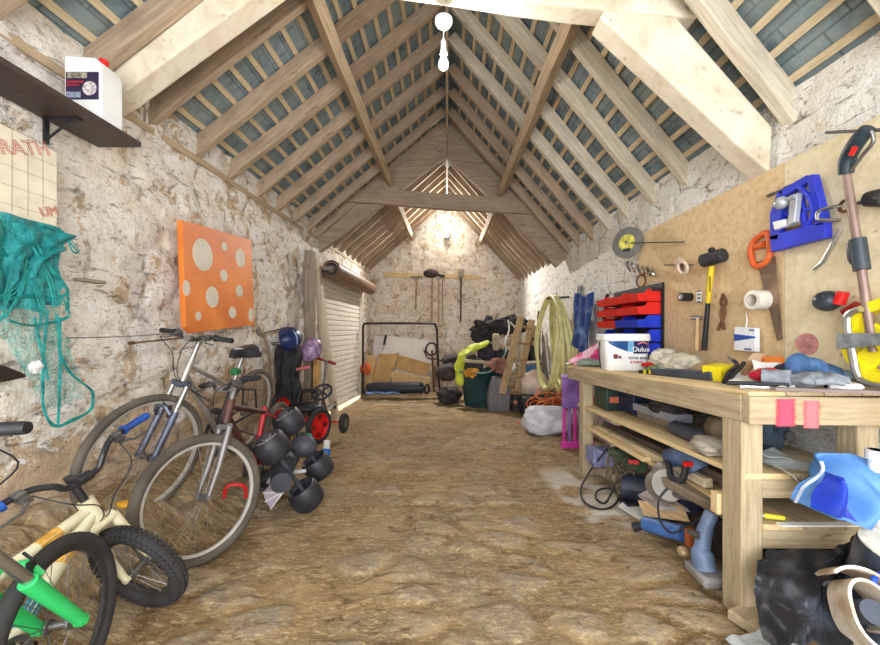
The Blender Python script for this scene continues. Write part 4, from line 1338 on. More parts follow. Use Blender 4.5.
# grey sanding disc with a yellow label
sd_ = thing('grinding_disc', 'large grey grinding disc with a yellow label hung above the storage bins', 'disc', P(628, 243, 3.58))
dc = P(628, 243, 3.58)
dn = V(-.80, -.60, .05)
MB().lathe([(.018, 0), (.145, 0), (.150, .004), (.150, .018), (.145, .022), (.018, .022), (.018, 0)], dc, dn, 40).build('disc', mat('grey_abrasive', (112, 112, 108), .85, var=.12, scale=40), sd_)
MB().lathe([(.019, .0235), (.078, .0235), (.078, .0225), (.019, .0225)], dc, dn, 32).build('label', mat('yellow_label', (212, 206, 92), .6, var=.3, scale=24), sd_)
MB().box(None, (.005, .075, .032), M=frame(dc + dn.normalized() * .026 + V(0, 0, -.072), dn)).build('printed_block', mat('label_black', (52, 58, 64), .6, var=.4, scale=50), sd_)
rod_tube('long_nail', 'thin iron rod carrying the grey grinding disc', 'rod', [dc + V(.10, .02, 0), dc, wr(683, 242, .03), wr(684, 242, .0)], .006, m_stl)
br_ = thing('bracket_cluster', 'bunch of pale metal brackets hanging below the grey grinding disc', 'brackets', wr(634, 266, .08))
for k in range(6):
    a = wr(627 + k * 5, 262 + 1.4 * k, .10 - .01 * k)
    b = wr(630 + k * 5, 271 + 1.0 * k, .07)
    MB().tube(spline([a, (a + b) / 2 + V(-.03, -.03, .0), b, b + V(.02, .04, .01), a + V(.03, .04, .0)], 5, True), .007, 6, closed=True).build('bracket', m_chr if k % 2 else m_stl, br_)
tag(MB().torus(wr(641, 281, .02), (1, .2, 0), .058, .007, 28, 8).build('iron_ring', m_rust), 'rusty iron ring hanging on the board below the brackets', 'ring')
tag(MB().tube(spline([WR(608, 294, 1.89), WR(605.5, 301, 1.87), WR(606, 308, 1.87), WR(603, 316, 1.84), WR(606, 320, 1.86)], 5), .020, 8).build('black_hook', m_blk), 'black hook on the white wall left of the red storage bins', 'hook')

# storage bins
def bin_(name, label, y0, y1, z, m, depth=.20, h=.10):
    """open-fronted picking bin fixed to the wall; front lip leans out"""
    t = thing(name, label, 'storage bin', (1.75, (y0 + y1) / 2, z), group=None)
    x1, x0 = 1.842, 1.842 - depth
    MB().prism([(x1, y0, z), (x0 + .02, y0, z), (x0, y0, z + h * .62), (x0 + .06, y0, z + h * .66), (x0 + .09, y0, z + h), (x1, y0, z + h)], (0, .006, 0)).build('side', m, t, smooth=False)
    MB().prism([(x1, y1 - .006, z), (x0 + .02, y1 - .006, z), (x0, y1 - .006, z + h * .62), (x0 + .06, y1 - .006, z + h * .66), (x0 + .09, y1 - .006, z + h), (x1, y1 - .006, z + h)], (0, .006, 0)).build('side', m, t, smooth=False)
    MB().prism([(x1, y0, z), (x0 + .02, y0, z), (x0, y0, z + h * .62), (x0 - .006, y0, z + h * .62), (x0 + .014, y0, z - .006), (x1, y0, z - .006)], (0, y1 - y0, 0)).build('tray', m, t, smooth=False)
    return t
m_rb = mat('red_bin_plastic', (220, 36, 30), .35, var=.1)
m_bb = mat('blue_bin_plastic', (26, 56, 196), .35, var=.15)
for r_, (z, cols) in enumerate(((1.405, 'rr'), (1.292, 'rr'), (1.178, 'rb'), (1.055, 'bb'), (.935, 'bb'))):
    for c_, ch in enumerate(cols):
        y1 = 4.06 - c_ * .44
        nm = {'r': 'red', 'b': 'blue'}[ch]
        bin_('storage_bin', f"{nm} plastic storage bin, {('top', 'second', 'third', 'fourth', 'lowest')[r_]} row of the rack, {('far', 'near')[c_]} column", y1 - .43, y1, z, m_rb if ch == 'r' else m_bb, .20 - (.02 if r_ > 2 else 0))
rk = thing('bin_rack', 'black louvred rack on the right wall holding the red and blue bins', 'rack', (1.86, 4.0, 1.2))
MB().box((1.853, 3.63, 1.23), (.018, .92, .66)).build('back_panel', m_blk, rk)
MB().box((1.80, 3.165, 1.50), (.10, .01, .03)).build('end_bracket', m_blk, rk)

# small things pinned to the board
def roll(name, label, px, py, r, h, m, core, off=.0, cat='tape'):
    t = thing(name, label, cat, wr(px, py, off + h))
    p = wr(px, py, off)
    MB().lathe([(r * .62, 0), (r, 0), (r, h), (r * .62, h), (r * .62, 0)], p, (-1, -.08, 0), 32).build('tape', m, t, bevel=.002)
    MB().lathe([(r * .55, -.001), (r * .63, -.001), (r * .63, h + .002), (r * .55, h + .002), (r * .55, -.001)], p, (-1, -.08, 0), 32).build('core', core, t)
    return t
roll('masking_tape', 'roll of white masking tape hanging on the board under the orange-handled saw', 768, 300, .056, .10, mat('white_tape', (232, 226, 216), .6), mat('tape_core', (206, 196, 184), .7))
roll('insulating_tape', 'roll of black tape with a pale end on the board', 691, 297, .032, .085, m_blk, mat('tape_core', (206, 196, 184), .7))
rb_ = thing('twine_reel', 'pale reel of twine hung on a nail above the black tape', 'twine', wr(676, 268, .06))
mb = MB()
for k in range(9):
    mb.torus(wr(680, 264, .02 + .013 * k) + V(0, -.004 * k, -.004 * k), (-1, -.1, -.3), .044, .011, 20, 6)
mb.build('twine', mat('pale_twine', (226, 204, 184), .8, var=.25, scale=40, stretch=(1, 1, 5)), rb_)
MB().tube([wr(694, 264.5, 0), wr(682, 265, .05), wr(664, 265, .13)], .005, 6).build('nail', m_stl, rb_)
sk = thing('hang_card', 'small printed card hanging beside the yellow mallet handle', 'card', wr(699, 297, .02))
MB().box(wr(699, 297, .012), (.006, .055, .075)).build('card', m_wht, sk)
for k in range(4):
    MB().box(wr(699, 291 + k * 3.6, .0165), (.002, .040, .008)).build('printed_line', m_dkg, sk)

# rubber mallet
ml = thing('mallet', 'black rubber mallet with a yellow and black handle hanging on the board', 'mallet', wr(712, 300, .05))
hc = wr(713, 258, .07)
MB().lathe([(0, -.075), (.040, -.075), (.046, -.068), (.046, .068), (.040, .075), (0, .075)], hc, (-.35, 1, -.12), 24).build('head', mat('mallet_rubber', (54, 52, 56), .7, var=.25), ml)
MB().ball(hc + V(-.01, 0, .055), (.022, .022, .018), sub=2).build('wedge_cap', m_blk, ml)
MB().tube([wr(711.5, 266, .06), wr(708, 303, .045)], [.019, .015], 10).build('grip', mat('yellow_fibreglass', (236, 206, 40), .4), ml)
MB().box(wr(710, 284, .078), (.002, .008, .11)).build('printed_strip', m_blk, ml)
MB().tube([wr(708, 303, .045), wr(704, 350, .035)], [.015, .018], 10).build('handle', m_blk, ml)
kn = thing('claw_hammer', 'pale-handled claw hammer hanging left of the mallet', 'hammer', wr(698, 335, .04))
MB().tube([wr(697.5, 318, .05), wr(697, 350, .04)], [.012, .016], 10).build('handle', mat('pale_wood', (206, 172, 126), .6), kn)
MB().tube([wr(691, 318, .08), wr(697, 317.5, .05), wr(703, 318, .02)], [.014, .015, .010], 10).build('head', m_stl, kn)
pl_ = thing('pincers', 'old rusty pincers hanging on the board right of the mallet', 'pincers', wr(722, 310, .03))
MB().tube(spline([wr(723.5, 294, .02), wr(721, 303, .03), wr(725, 312, .02), wr(718, 330, .02)], 5), .010, 8).build('arm', m_rust, pl_)
MB().tube(spline([wr(722.5, 294, .035), wr(726, 303, .03), wr(721, 312, .035), wr(724, 330, .02)], 5), .010, 8).build('arm', m_rust, pl_)
# hand saw
sw = thing('hand_saw', 'hand saw with an orange handle hanging blade down on the board', 'saw', wr(768, 290, .02))
MB().prism([wr(757, 262, .022), wr(775, 256, .022), wr(782.5, 339, .022), wr(777, 341, .022)], (.003, 0, 0)).build('blade', mat('saw_blade', (146, 122, 100), .45, .5, var=.3), sw, smooth=False)
MB().tube(spline([wr(757, 238, .02), wr(767, 233, .02), wr(770, 245, .02), wr(768, 260, .02), wr(756, 266, .02), wr(751, 255, .02), wr(752, 244, .02)], 6, True), .017, 10, closed=True).build('handle', mat('orange_handle', (230, 104, 48), .45), sw)
MB().tube([wr(756, 247, .02), wr(765, 244, .02)], .020, 10).build('grip', mat('orange_handle', (230, 104, 48), .45), sw)
# blister pack
bp = thing('blister_pack', 'white and blue pack hanging on a cord under the masking tape', 'pack', wr(744, 338, .06))
q = [wr(734.5, 327, .05), wr(755, 328, .05), wr(755, 352, .05), wr(733.5, 350, .05)]
MB().prism(q, (.03, 0, 0)).build('box', mat('white_card', (232, 234, 240), .5, var=.04), bp, smooth=False, bevel=.003)
MB().prism([wr(734, 334, .052), wr(755, 336.5, .052), wr(755, 338, .052), wr(734, 341, .052)], (.003, 0, 0)).build('blue_flash', mat('royal_blue_print', (34, 78, 170), .5), bp, smooth=False)
MB().prism([wr(744, 348, .052), wr(751, 348.6, .052), wr(751, 350.4, .052), wr(744, 349.8, .052)], (.003, 0, 0)).build('printed_mark', mat('grey_blue_print', (104, 122, 158), .5), bp, smooth=False)
MB().prism([wr(749, 329, .052), wr(754, 329.4, .052), wr(754, 331.4, .052), wr(749, 331, .052)], (.003, 0, 0)).build('printed_mark', mat('grey_blue_print', (104, 122, 158), .5), bp, smooth=False)
MB().tube([wr(746, 313, .01), wr(747, 320, .03), wr(746, 328, .04)], .0035, 6).build('cord', m_wht, bp)

# blue mitre tool with clamps
mt = thing('mitre_box', 'bright blue plastic corner tool with grey clamps hanging on the board', 'tool', wr(797, 215, .04))
m_mb = mat('ultramarine_plastic', (44, 60, 200), .4, var=.12)
def barw(t, a, b, w, name='frame_bar', m=None, off=.04, th=.035):
    p, q = wr(*a, off), wr(*b, off)
    return beam(name, p, q, th, w, m or m_mb, t, up=(0, .3, 1), bevel=.004)
def quad(t, pts, name, m, off=.06, th=.04):
    MB().prism([wr(a, b, off) for a, b in pts], (th, 0, 0)).build(name, m, t, smooth=False, bevel=.004)
quad(mt, [(769, 236), (824, 221), (824.5, 238), (771, 252)], 'base', m_mb)
quad(mt, [(806, 176), (812, 174), (824.5, 224), (815, 227)], 'upright', m_mb)
quad(mt, [(777, 192), (783, 189), (778, 240), (769.5, 240), (769.5, 214)], 'upright', m_mb)
quad(mt, [(777, 192), (806, 175), (809, 181), (783, 197)], 'upright', m_mb)
quad(mt, [(797, 185), (800.5, 184), (806, 230), (801, 231)], 'rib', m_mb, .05, .02)
quad(mt, [(783, 213), (816, 205), (817, 208.5), (783, 217)], 'rib', m_mb, .05, .02)
MB().tube(spline([wr(800, 187, .05), wr(811, 200, .05), wr(813, 216, .05), wr(804, 229, .05)], 6), .012, 8).build('curved_rib', m_mb, mt)
quad(mt, [(784, 229), (805, 223), (806, 231), (786, 236)], 'inner_panel', mat('bare_brown_infill', (122, 92, 66), .7), .03, .01)
m_gcl = mat('grey_clamp', (186, 190, 196), .4, .3, var=.15)
quad(mt, [(790, 198), (797, 193), (794, 222), (787, 226)], 'clamp_arm', m_gcl, .085, .03)
quad(mt, [(772, 222), (784, 219), (785, 226), (774, 230)], 'clamp_foot', m_wht, .085, .03)
MB().ball(wr(781, 203, .09), (.03, .035, .035), sub=2).tube([wr(774, 205, .09), wr(795, 196, .09)], .012, 8).build('clamp_screw', m_gcl, mt)
for k, (a, b) in enumerate((((768, 196), (785, 189)), ((785, 188), (803, 181)))):
    rod_tube('bar_clamp', ('short steel clamp pinned above the left edge of the blue tool', 'short steel clamp pinned above the top edge of the blue tool')[k], 'clamp', [wr(*a, .05), wr(*b, .05)], .010, m_stl)
    MB
# bent lashing hook
lh = thing('tow_bracket', 'pale bent metal bracket with two legs hanging right of the blue tool', 'bracket', wr(830, 225, .05))
MB().tube(spline([wr(842, 206, .03), wr(832, 207, .05), wr(820, 211, .06), wr(817.5, 216, .06), wr(821, 220, .06), wr(841, 220, .03)], 6), .009, 8).build('loop', m_chr, lh)
MB().tube([wr(841, 229, .03), wr(823, 262, .04), wr(814, 269, .04)], .010, 8).build('leg', m_alu, lh)
MB().torus(wr(845, 206, .03), (1, 0, 0), .025, .007, 20, 8).build('eye', m_rust, lh)
# measuring-wheel: pole, handle, wheel and fork
mw = thing('measuring_wheel', 'measuring wheel with a yellow rim and a long brown pole hung at the right', 'measuring wheel', wr(860, 300, .08))
MB().tube([wr(846, 172, .09), wr(857, 240, .09), wr(874, 352, .085)], [.016, .016, .017], 12).build('pole', mat('brown_pole_tube', (146, 122, 112), .4, .3, var=.15), mw)
MB().tube(spline([wr(846, 174, .09), wr(848, 158, .10), wr(857, 142, .12), wr(868, 128, .13)], 5), [.026, .027, .028, .029, .030, .030, .030, .030, .030, .030, .030, .030, .029, .028, .026, .024], 12).build('handle', mat('dark_teal_grip', (38, 52, 62), .45, var=.2), mw)
MB().box(None, (.035, .008, .018), M=frame(wr(853, 151, .150), wr(857, 142, .15) - wr(849, 158, .15))).build('red_badge', m_red, mw)
MB().tube(spline([wr(851, 171, .10), wr(862, 156, .11), wr(873, 142, .12), wr(871, 131, .13)], 5), .007, 8).build('brake_lever', m_stl, mw)
c1, c2 = wr(857.5, 239, .09), wr(862, 270, .09)
MB().tube([c1, c2], .028, 14).tube(spline([wr(854, 243, .09), wr(849, 245, .10), wr(850, 260, .10), wr(858, 268, .10)], 5), .007, 6).build('fold_clamp', mat('slate_clamp', (56, 66, 74), .4), mw)
wc = V(XP - .075, 1.49, 1.15 - 11 / 370 * 1.55)
m_yel = mat('yellow_plastic', (242, 222, 30), .4, var=.08)
MB().lathe([(.135, -.02), (.176, -.024), (.184, 0), (.176, .024), (.135, .02), (.135, -.02)], wc, (1, 0, 0), 48).build('wheel', m_yel, mw)
whl = mw.children[-1]
for k in range(5):
    a = R(30 + 72 * k)
    d = V(0, math.cos(a), math.sin(a))
    tq = V(0, -math.sin(a), math.cos(a))
    MB().prism([wc + d * .03 + tq * .028 + V(-.012, 0, 0), wc + d * .15 + tq * .045 + V(-.012, 0, 0), wc + d * .15 - tq * .045 + V(-.012, 0, 0), wc + d * .03 - tq * .028 + V(-.012, 0, 0)], (.024, 0, 0)).build('spoke', m_yel, whl, smooth=False, bevel=.004)
MB().disc(wc + V(-.03, 0, 0), (1, 0, 0), .04, .06, 20).build('hub', m_yel, whl)
quad(mw, [(836, 333), (884, 333), (884, 345), (836, 349)], 'fork_bridge', mat('galvanised', (156, 162, 166), .4, .5, var=.3, scale=20), .135, .05)
MB().tube(spline([wr(861, 309, .12), wr(852, 312, .12), wr(847, 318, .12), wr(848, 334, .12), wr(852, 352, .115), wr(856, 372, .115), wr(863, 382, .115), wr(890, 388, .115)], 5), .014, 8).build('fork_arm', m_alu, mw)
# black float ball with red strap
ab = thing('angle_grinder', 'round black tool end with a red grip beside the yellow wheel', 'tool', wr(828, 301, .05))
MB().ball(wr(827, 301, .05), (.05, .055, .05), sub=3).build('head', mat('scuffed_black', (54, 62, 72), .35, var=.35, scale=14), ab)
MB().tube([wr(839, 304, .05), wr(843, 292, .05)], .024, 12).build('grip', m_red, ab)
MB().tube([wr(845, 313, .05), wr(858, 305, .05)], .020, 10).build('body', mat('dark_red_plastic', (150, 34, 32), .45), ab)
tag(MB().disc(wr(808, 344, .0), (-1, -.1, 0), .055, .008, 30).torus(wr(808, 344, .009), (-1, -.1, 0), .016, .004, 18, 6).build('sanding_disc', mat('pink_abrasive', (192, 134, 130), .8, var=.2, scale=30)), 'pink sanding disc pinned on the board above the gloves', 'disc')
gd = thing('cordless_drill', 'dark drill body hanging at the far right beside the pole', 'drill', wr(876, 200, .05))
MB().tube([wr(868, 199, .05), wr(888, 197, .05)], [.032, .042], 12).build('body', mat('near_black_plastic', (40, 42, 46), .5, var=.3), gd)
MB().tube([wr(858, 203, .05), wr(868, 201, .05)], [.008, .012], 8).build('chuck', m_stl, gd)
rod_tube('steel_bar', 'slim steel bar clamp resting along the top edge of the plywood', 'clamp', [wr(826, 132.5, .10), wr(890, 129.5, .10)], .007, m_stl)

# ------------------------------------------------------------------ workbench
def zb(y): return 0.951 - 0.0486 * y
wb = thing('workbench', 'long timber workbench along the right wall with red paint on its near rail', 'workbench', (1.55, 2.7, -.1))
YN, YF, XF = 1.564, 3.82, 1.245
dzb = V(0, 0, -.008)
beam('front_rail', (XF + .022, YN - .0, zb(YN) - .058), (XF + .022, YF, zb(YF) - .058), .045, .116, M_bench, wb, seed=1)
beam('end_rail', (XF, YN - .022, zb(YN) - .056), (2.02, YN - .022, zb(YN) - .066), .045, .116, M_bench, wb, seed=2)
def spray(name, c):
    t = NT(name)
    t.l(t.mix(t.noise(40, 4), c, tuple(min(255, int(v * 1.08)) for v in c)), t.b.inputs['Base Color'])
    t.b.inputs['Roughness'].default_value = .6
    s = t.n('SeparateXYZ')
    t.l(t.tc.outputs['Generated'], s.inputs[0])
    e = t.math('SUBTRACT', 1.0, t.math('ABSOLUTE', t.math('MULTIPLY', t.math('SUBTRACT', s.outputs[0], .5), 2.0)))
    a = t.math('ADD', e, t.math('MULTIPLY', t.math('SUBTRACT', t.noise(60, 4, .7), .5), .7))
    t.l(t.ramp(a, [(.08, 0.0), (.55, .92)]), t.b.inputs['Alpha'])
    return t.m
m_pk = spray('pink_spray_paint', (240, 72, 98))
m_pk2 = spray('faded_pink_paint', (232, 112, 118))
for a, b, hgt in ((.098, .095, .112), (.212, .078, .112)):
    MB().box((XF + a + b / 2, YN - .0455, zb(YN) - .058 - .008 * a * 8), (b, .0016, hgt)).build('paint_mark', m_pk if a < .2 else m_pk2, wb)
for k in range(4):
    x0 = XF + .005 + k * .158
    beam('top_board', (x0 + .078, YN - .03, zb(YN - .03) + .009), (x0 + .078, YF, zb(YF) + .009), .154, .018, M_bench if k else M_new, wb, seed=k + 3, bevel=.003)
beam('leg', (XF + .049, YN + .060, fz(1.3, YN) - .02), (XF + .049, YN + .060, zb(YN) - .10), .112, .093, M_bench, wb, up=(1, 0, 0), seed=9)
beam('leg', (XF + .049, 3.44, fz(1.3, 3.44) - .02), (XF + .049, 3.44, zb(3.44) - .10), .10, .093, M_bench, wb, up=(1, 0, 0), seed=10)
beam('leg', (1.80, YN + .06, fz(1.3, YN) - .02), (1.80, YN + .06, zb(YN) - .12), .09, .09, M_bench, wb, up=(1, 0, 0), seed=11)
beam('leg', (1.80, 3.44, fz(1.3, 3.44) - .02), (1.80, 3.44, zb(3.44) - .10), .09, .09, M_bench, wb, up=(1, 0, 0), seed=12)
for nm, dz, x0 in (('shelf', .345, XF + .01), ('lower_shelf', .56, XF + .09)):
    n = 3
    wbd = (1.86 - x0) / n
    for k in range(n):
        beam(nm, (x0 + wbd * (k + .5), YN + .0, zb(YN) - dz), (x0 + wbd * (k + .5), 3.56, zb(3.56) - dz), wbd - .006, .024, M_new if k == 0 else M_bench, wb, seed=k + 20, bevel=.002)
    beam('shelf_bearer', (XF + .098, YN + .03, zb(YN) - dz - .055), (1.88, YN + .03, zb(YN) - dz - .055), .04, .085, M_bench, wb, seed=31)
MB().box((1.62, YN - .004, zb(YN) - .5445), (.44, .03, .006)).build('white_edging', m_wht, wb)
MB().box((XF + .012, YN + .145, .355), (.05, .045, .095)).build('packing_block', M_new, wb, smooth=False, bevel=.003)
tag(beam('floor_offcut', (1.20, 1.50, fz(1.2, 1.5) + .03), (1.34, 1.56, fz(1.3, 1.56) + .03), .12, .04, M_bench), 'short timber offcut lying at the foot of the near bench leg', 'offcut')

def bt(px, Y, h=0.0):
    return V((px - VX) / FPX * Y, Y, zb(Y) + .0185 + h)
# paint tub
tb = thing('paint_tub', 'white emulsion paint tub standing on the far end of the workbench', 'paint tub', bt(622, 3.06))
c0 = bt(622.5, 3.06)
def sup(a, rx, ry, n=5):
    ca, sa = math.cos(a), math.sin(a)
    return rx * abs(ca) ** (2 / n) * (1 if ca > 0 else -1), ry * abs(sa) ** (2 / n) * (1 if sa > 0 else -1)
def oval(prof, cen):
    mb = MB()
    rings = []
    n = 44
    for rx, ry, z in prof:
        rings.append([mb.bm.verts.new(cen + V(*sup(2 * PI * k / n, rx, ry), z)) for k in range(n)])
    for A, B in zip(rings, rings[1:]):
        for k in range(n):
            mb.face([A[k], A[(k + 1) % n], B[(k + 1) % n], B[k]])
    mb.face(rings[0][::-1])
    mb.face(rings[-1])
    return mb
oval([(.160, .095, 0), (.168, .100, .01), (.182, .108, .25)], c0).build('tub', m_wht, tb)
oval([(.188, .114, .243), (.194, .118, .247), (.191, .115, .293), (.184, .110, .298)], c0).build('lid', m_wht, tb)
def face_pt(u, z, off=.002):           # a point on the tub's near face, u across
    k = z / .25
    rx, ry = .168 + .014 * k, .100 + .008 * k
    x = u * rx * .96
    y = -ry * (1 - abs(x / rx) ** 5) ** (1 / 5)
    return c0 + V(x, y - off, z)
def patch(u0, u1, z0, z1, m, nm, off=.002, nu=16):
    def f(u, v):
        U = u0 + (u1 - u0) * u
        a = z0(U) if callable(z0) else z0
        b = z1(U) if callable(z1) else z1
        return face_pt(U, a + (b - a) * v, off)
    MB().sheet(f, nu, 3, .0012).build(nm, m, tb)
lbm = mat('tub_blue', (28, 84, 150), .4, var=.2)
patch(-.92, -.05, lambda U: .228 - .07 * ((U + .92) / .87) ** .7, .240, lbm, 'blue_sweep')
patch(-.05, .25, lambda U: .158 - .02 * (U + .05), .240, mat('tub_pale_blue', (120, 184, 226), .4), 'pale_sweep')
patch(.22, .93, .140, .240, mat('tub_navy', (36, 38, 96), .4), 'badge', .0025)
patch(.42, .88, lambda U: .212 + .012 * math.sin((U - .42) * 7), lambda U: .222 + .012 * math.sin((U - .42) * 7), mat('tub_swoosh', (230, 140, 120), .5), 'swoosh', .004)
Mt = lambda u, z: Matrix.Translation(face_pt(u, z, .006)) @ Matrix.Rotation(PI / 2, 4, 'X')
text('lettering', 'Dulux', .056, Mt(.57, .174), m_wht, tb, ext=.002)
text('lettering', 'TOTAL BASE', .028, Mt(.42, .104), mat('tub_text_navy', (40, 44, 90), .5), tb, ext=.002, sx=.95)
text('lettering', '& PAINT', .026, Mt(.36, .072), mat('tub_text_red', (206, 50, 54), .5), tb, ext=.002)
MB().disc(face_pt(-.62, .118, .003), (0, -1, 0), .021, .001, 20).disc(face_pt(-.42, .112, .003), (0, -1, 0), .012, .001, 16).build('round_emblem', mat('tub_brown', (130, 70, 66), .5), tb)
MB().tube(spline([c0 + V(-.188, 0, .235), c0 + V(-.198, -.01, .15), c0 + V(-.190, -.02, .02)], 6), .006, 6).build('handle', m_blk, tb)

def crumple(name, label, cat, c, r, m, amp=.22, seed=1, fr=1.9, flat=True, group=None, sub=4):
    o = MB().ball(c + V(0, 0, r[2] * .8), r, sub=sub, amp=amp, seed=seed, fr=fr, flat=c.z if flat else None).build(name, m)
    return tag(o, label, cat, group)
# pink parasol
um = thing('umbrella', "pink and white folded umbrella lying behind the paint tub at the bench end", 'umbrella', bt(588, 3.72))
def umf(u, v):
    p0, p1 = bt(572, 3.72, .03), bt(606, 3.62, .20)
    p = p0.lerp(p1, u)
    a = 2 * PI * v
    r = .012 + .085 * u + .012 * math.sin(5 * a)
    return p + V(-.03 * math.sin(a), r * math.cos(a), r * math.sin(a) - .05 * u)
MB().sheet(umf, 16, 24, .003).build('canopy', mat('pink_cloth', (222, 70, 136), .6, var=.3, col2=(236, 190, 206), spread=(.42, .50), scale=8), um)
MB().tube([bt(566, 3.74, .02), bt(608, 3.6, .19)], .006, 6).build('shaft', m_wht, um)
crumple('green_cloth', 'pale green cloth lying on the bench in front of the pink umbrella', 'cloth', bt(590, 3.60), (.13, .08, .045), mat('sage_cloth', (150, 168, 152), .85, var=.2), seed=3)
crumple('plastic_bag', 'white printed carrier bag crumpled on the bench right of the paint tub', 'bag', bt(662, 2.9), (.10, .12, .10), mat('printed_white_bag', (212, 206, 192), .55, var=.25, scale=22), seed=5, amp=.25)
crumple('plastic_bag', 'dusty pale bag slumped on the bench behind the dark blue strip', 'bag', bt(682, 2.6), (.15, .12, .085), mat('dusty_bag', (196, 188, 168), .6, var=.2, scale=14), seed=7, amp=.25)
crumple('green_packet', 'small green packet on the bench in front of the carrier bags', 'packet', bt(660, 2.75), (.09, .05, .03), mat('leaf_green', (138, 176, 92), .5, var=.3), seed=6)
crumple('sponge', 'brown sponge on the bench left of the yellow tub', 'sponge', bt(702, 2.35), (.06, .06, .05), mat('brown_sponge', (166, 142, 108), .9), seed=9, amp=.15)
tag(MB().box(None, (.47, .05, .05), M=frame(bt(681, 2.26, .026), V(.10, -.60, .028))).build('spirit_level', mat('slate_blue_metal', (76, 82, 94), .45, .2, var=.2), bevel=.006), 'long slate blue bar lying along the front of the bench', 'bar')
hz = thing('hazard_tape', 'short length of yellow and black hazard tape on the bench below the tub', 'tape', bt(648, 2.62))
for k in range(6):
    MB().box(bt(641 + k * 2.6, 2.62, .012), (.018, .03, .024)).build('stripe', m_yel if k % 2 else m_blk, hz)
rt_ = tag(MB().tube([bt(642, 2.9, .05), bt(650, 2.85, .055), bt(657, 2.8, .03)], [.014, .018, .012], 8).build('red_screwdriver', m_red), 'red handled tool on the bench beside the paint tub', 'tool')
# yellow pack
yp = thing('yellow_box', 'bright yellow open box on the bench below the claw hammer', 'box', bt(717, 2.05))
MB().box(None, (.12, .10, .085), M=Matrix.Translation(bt(719, 2.05, .044)) @ Euler((0, R(-6), R(20))).to_matrix().to_4x4()).build('carton', m_yel, yp, smooth=False, bevel=.003)
# pliers
pr = thing('pliers', 'black handled pliers lying on papers beside the yellow box', 'pliers', bt(732, 1.95))
MB().tube(spline([bt(724, 1.84, .01), bt(729, 1.9, .055), bt(737, 1.95, .085), bt(734, 2.0, .11)], 5), .011, 8).build('handle', m_blk, pr)
MB().tube(spline([bt(728, 1.84, .012), bt(734, 1.88, .05), bt(739, 1.92, .07), bt(744, 1.98, .10)], 5), .011, 8).build('handle', m_blk, pr)
MB().tube([bt(736, 2.0, .10), bt(728, 2.04, .135)], [.012, .006], 8).build('jaw', m_stl, pr)
# papers, brush and packets
def paper(name, label, cat, pts, m, th=.003):
    q = [bt(a, y, h) for a, y, h in pts]
    MBp = MB()
    def f(u, v):
        p = (q[0] * (1 - u) + q[1] * u) * (1 - v) + (q[3] * (1 - u) + q[2] * u) * v
        p.z += .006 * math.sin(u * 5 + v * 3)
        return p
    return tag(MBp.sheet(f, 8, 8, th).build(name, m), label, cat)
m_pap = mat('white_paper', (236, 234, 232), .7, var=.05)
paper('paper_sheet', 'loose white paper lying under the pliers on the bench', 'paper', [(727, 1.80, .012), (766, 1.74, .012), (757, 1.98, .055), (738, 2.0, .05)], m_pap)
paper('paper_sheet', 'white printed sheet propped up behind the red packet', 'paper', [(756, 1.84, .02), (786, 1.76, .03), (781, 1.86, .10), (752, 1.94, .12)], m_pap)
paper('paper_sheet', 'white paper corner at the front of the bench beside the grey glove', 'paper', [(778, 1.60, .008), (797, 1.58, .008), (789, 1.70, .06), (777, 1.72, .05)], m_pap)
crumple('red_packet', 'shiny red packet lying on the white papers', 'packet', bt(768, 1.76, .02), (.085, .05, .035), mat('shiny_red', (204, 30, 56), .3, var=.2), seed=12)
ct = thing('paint_brush', 'wooden handled paint brush standing among the papers', 'brush', bt(748, 1.98))
MB().tube([bt(742, 1.94, .03), bt(752, 1.99, .10)], [.012, .016], 8).build('handle', mat('brush_wood', (160, 116, 84), .6), ct)
MB().box(None, (.07, .05, .02), M=frame(bt(756, 2.0, .125), bt(756, 2.0, .125) - bt(742, 1.94, .03))).build('bristles', mat('pale_bristle', (206, 176, 146), .8), ct)
tag(MB().box(bt(770, 1.98, .11), (.10, .06, .05)).build('orange_box', mat('orange_card', (234, 128, 52), .5), bevel=.004), 'small orange box at the back of the bench behind the papers', 'box')
lng = tag(MB().tube([bt(727, 1.72, .018), bt(758, 1.655, .018), bt(789, 1.60, .018)], [.010, .012, .010], 8).build('long_file', mat('black_steel', (46, 50, 54), .5, .3)), 'long dark file lying along the front edge of the bench', 'file')
tag(MB().box(None, (.16, .016, .012), M=frame(bt(762, 1.62, .008), V(1, -.45, .0))).build('metal_strip', m_chr), 'thin bright metal strip in front of the dark file', 'strip')
tag(MB().box(None, (.45, .03, .012), M=frame((1.55, 1.50, zb(1.5) + .027), V(1, -.02, -.03))).build('edge_strip', mat('mauve_grey_strip', (138, 122, 122), .6, var=.2)), 'grey metal strip lying along the near end of the bench', 'strip')
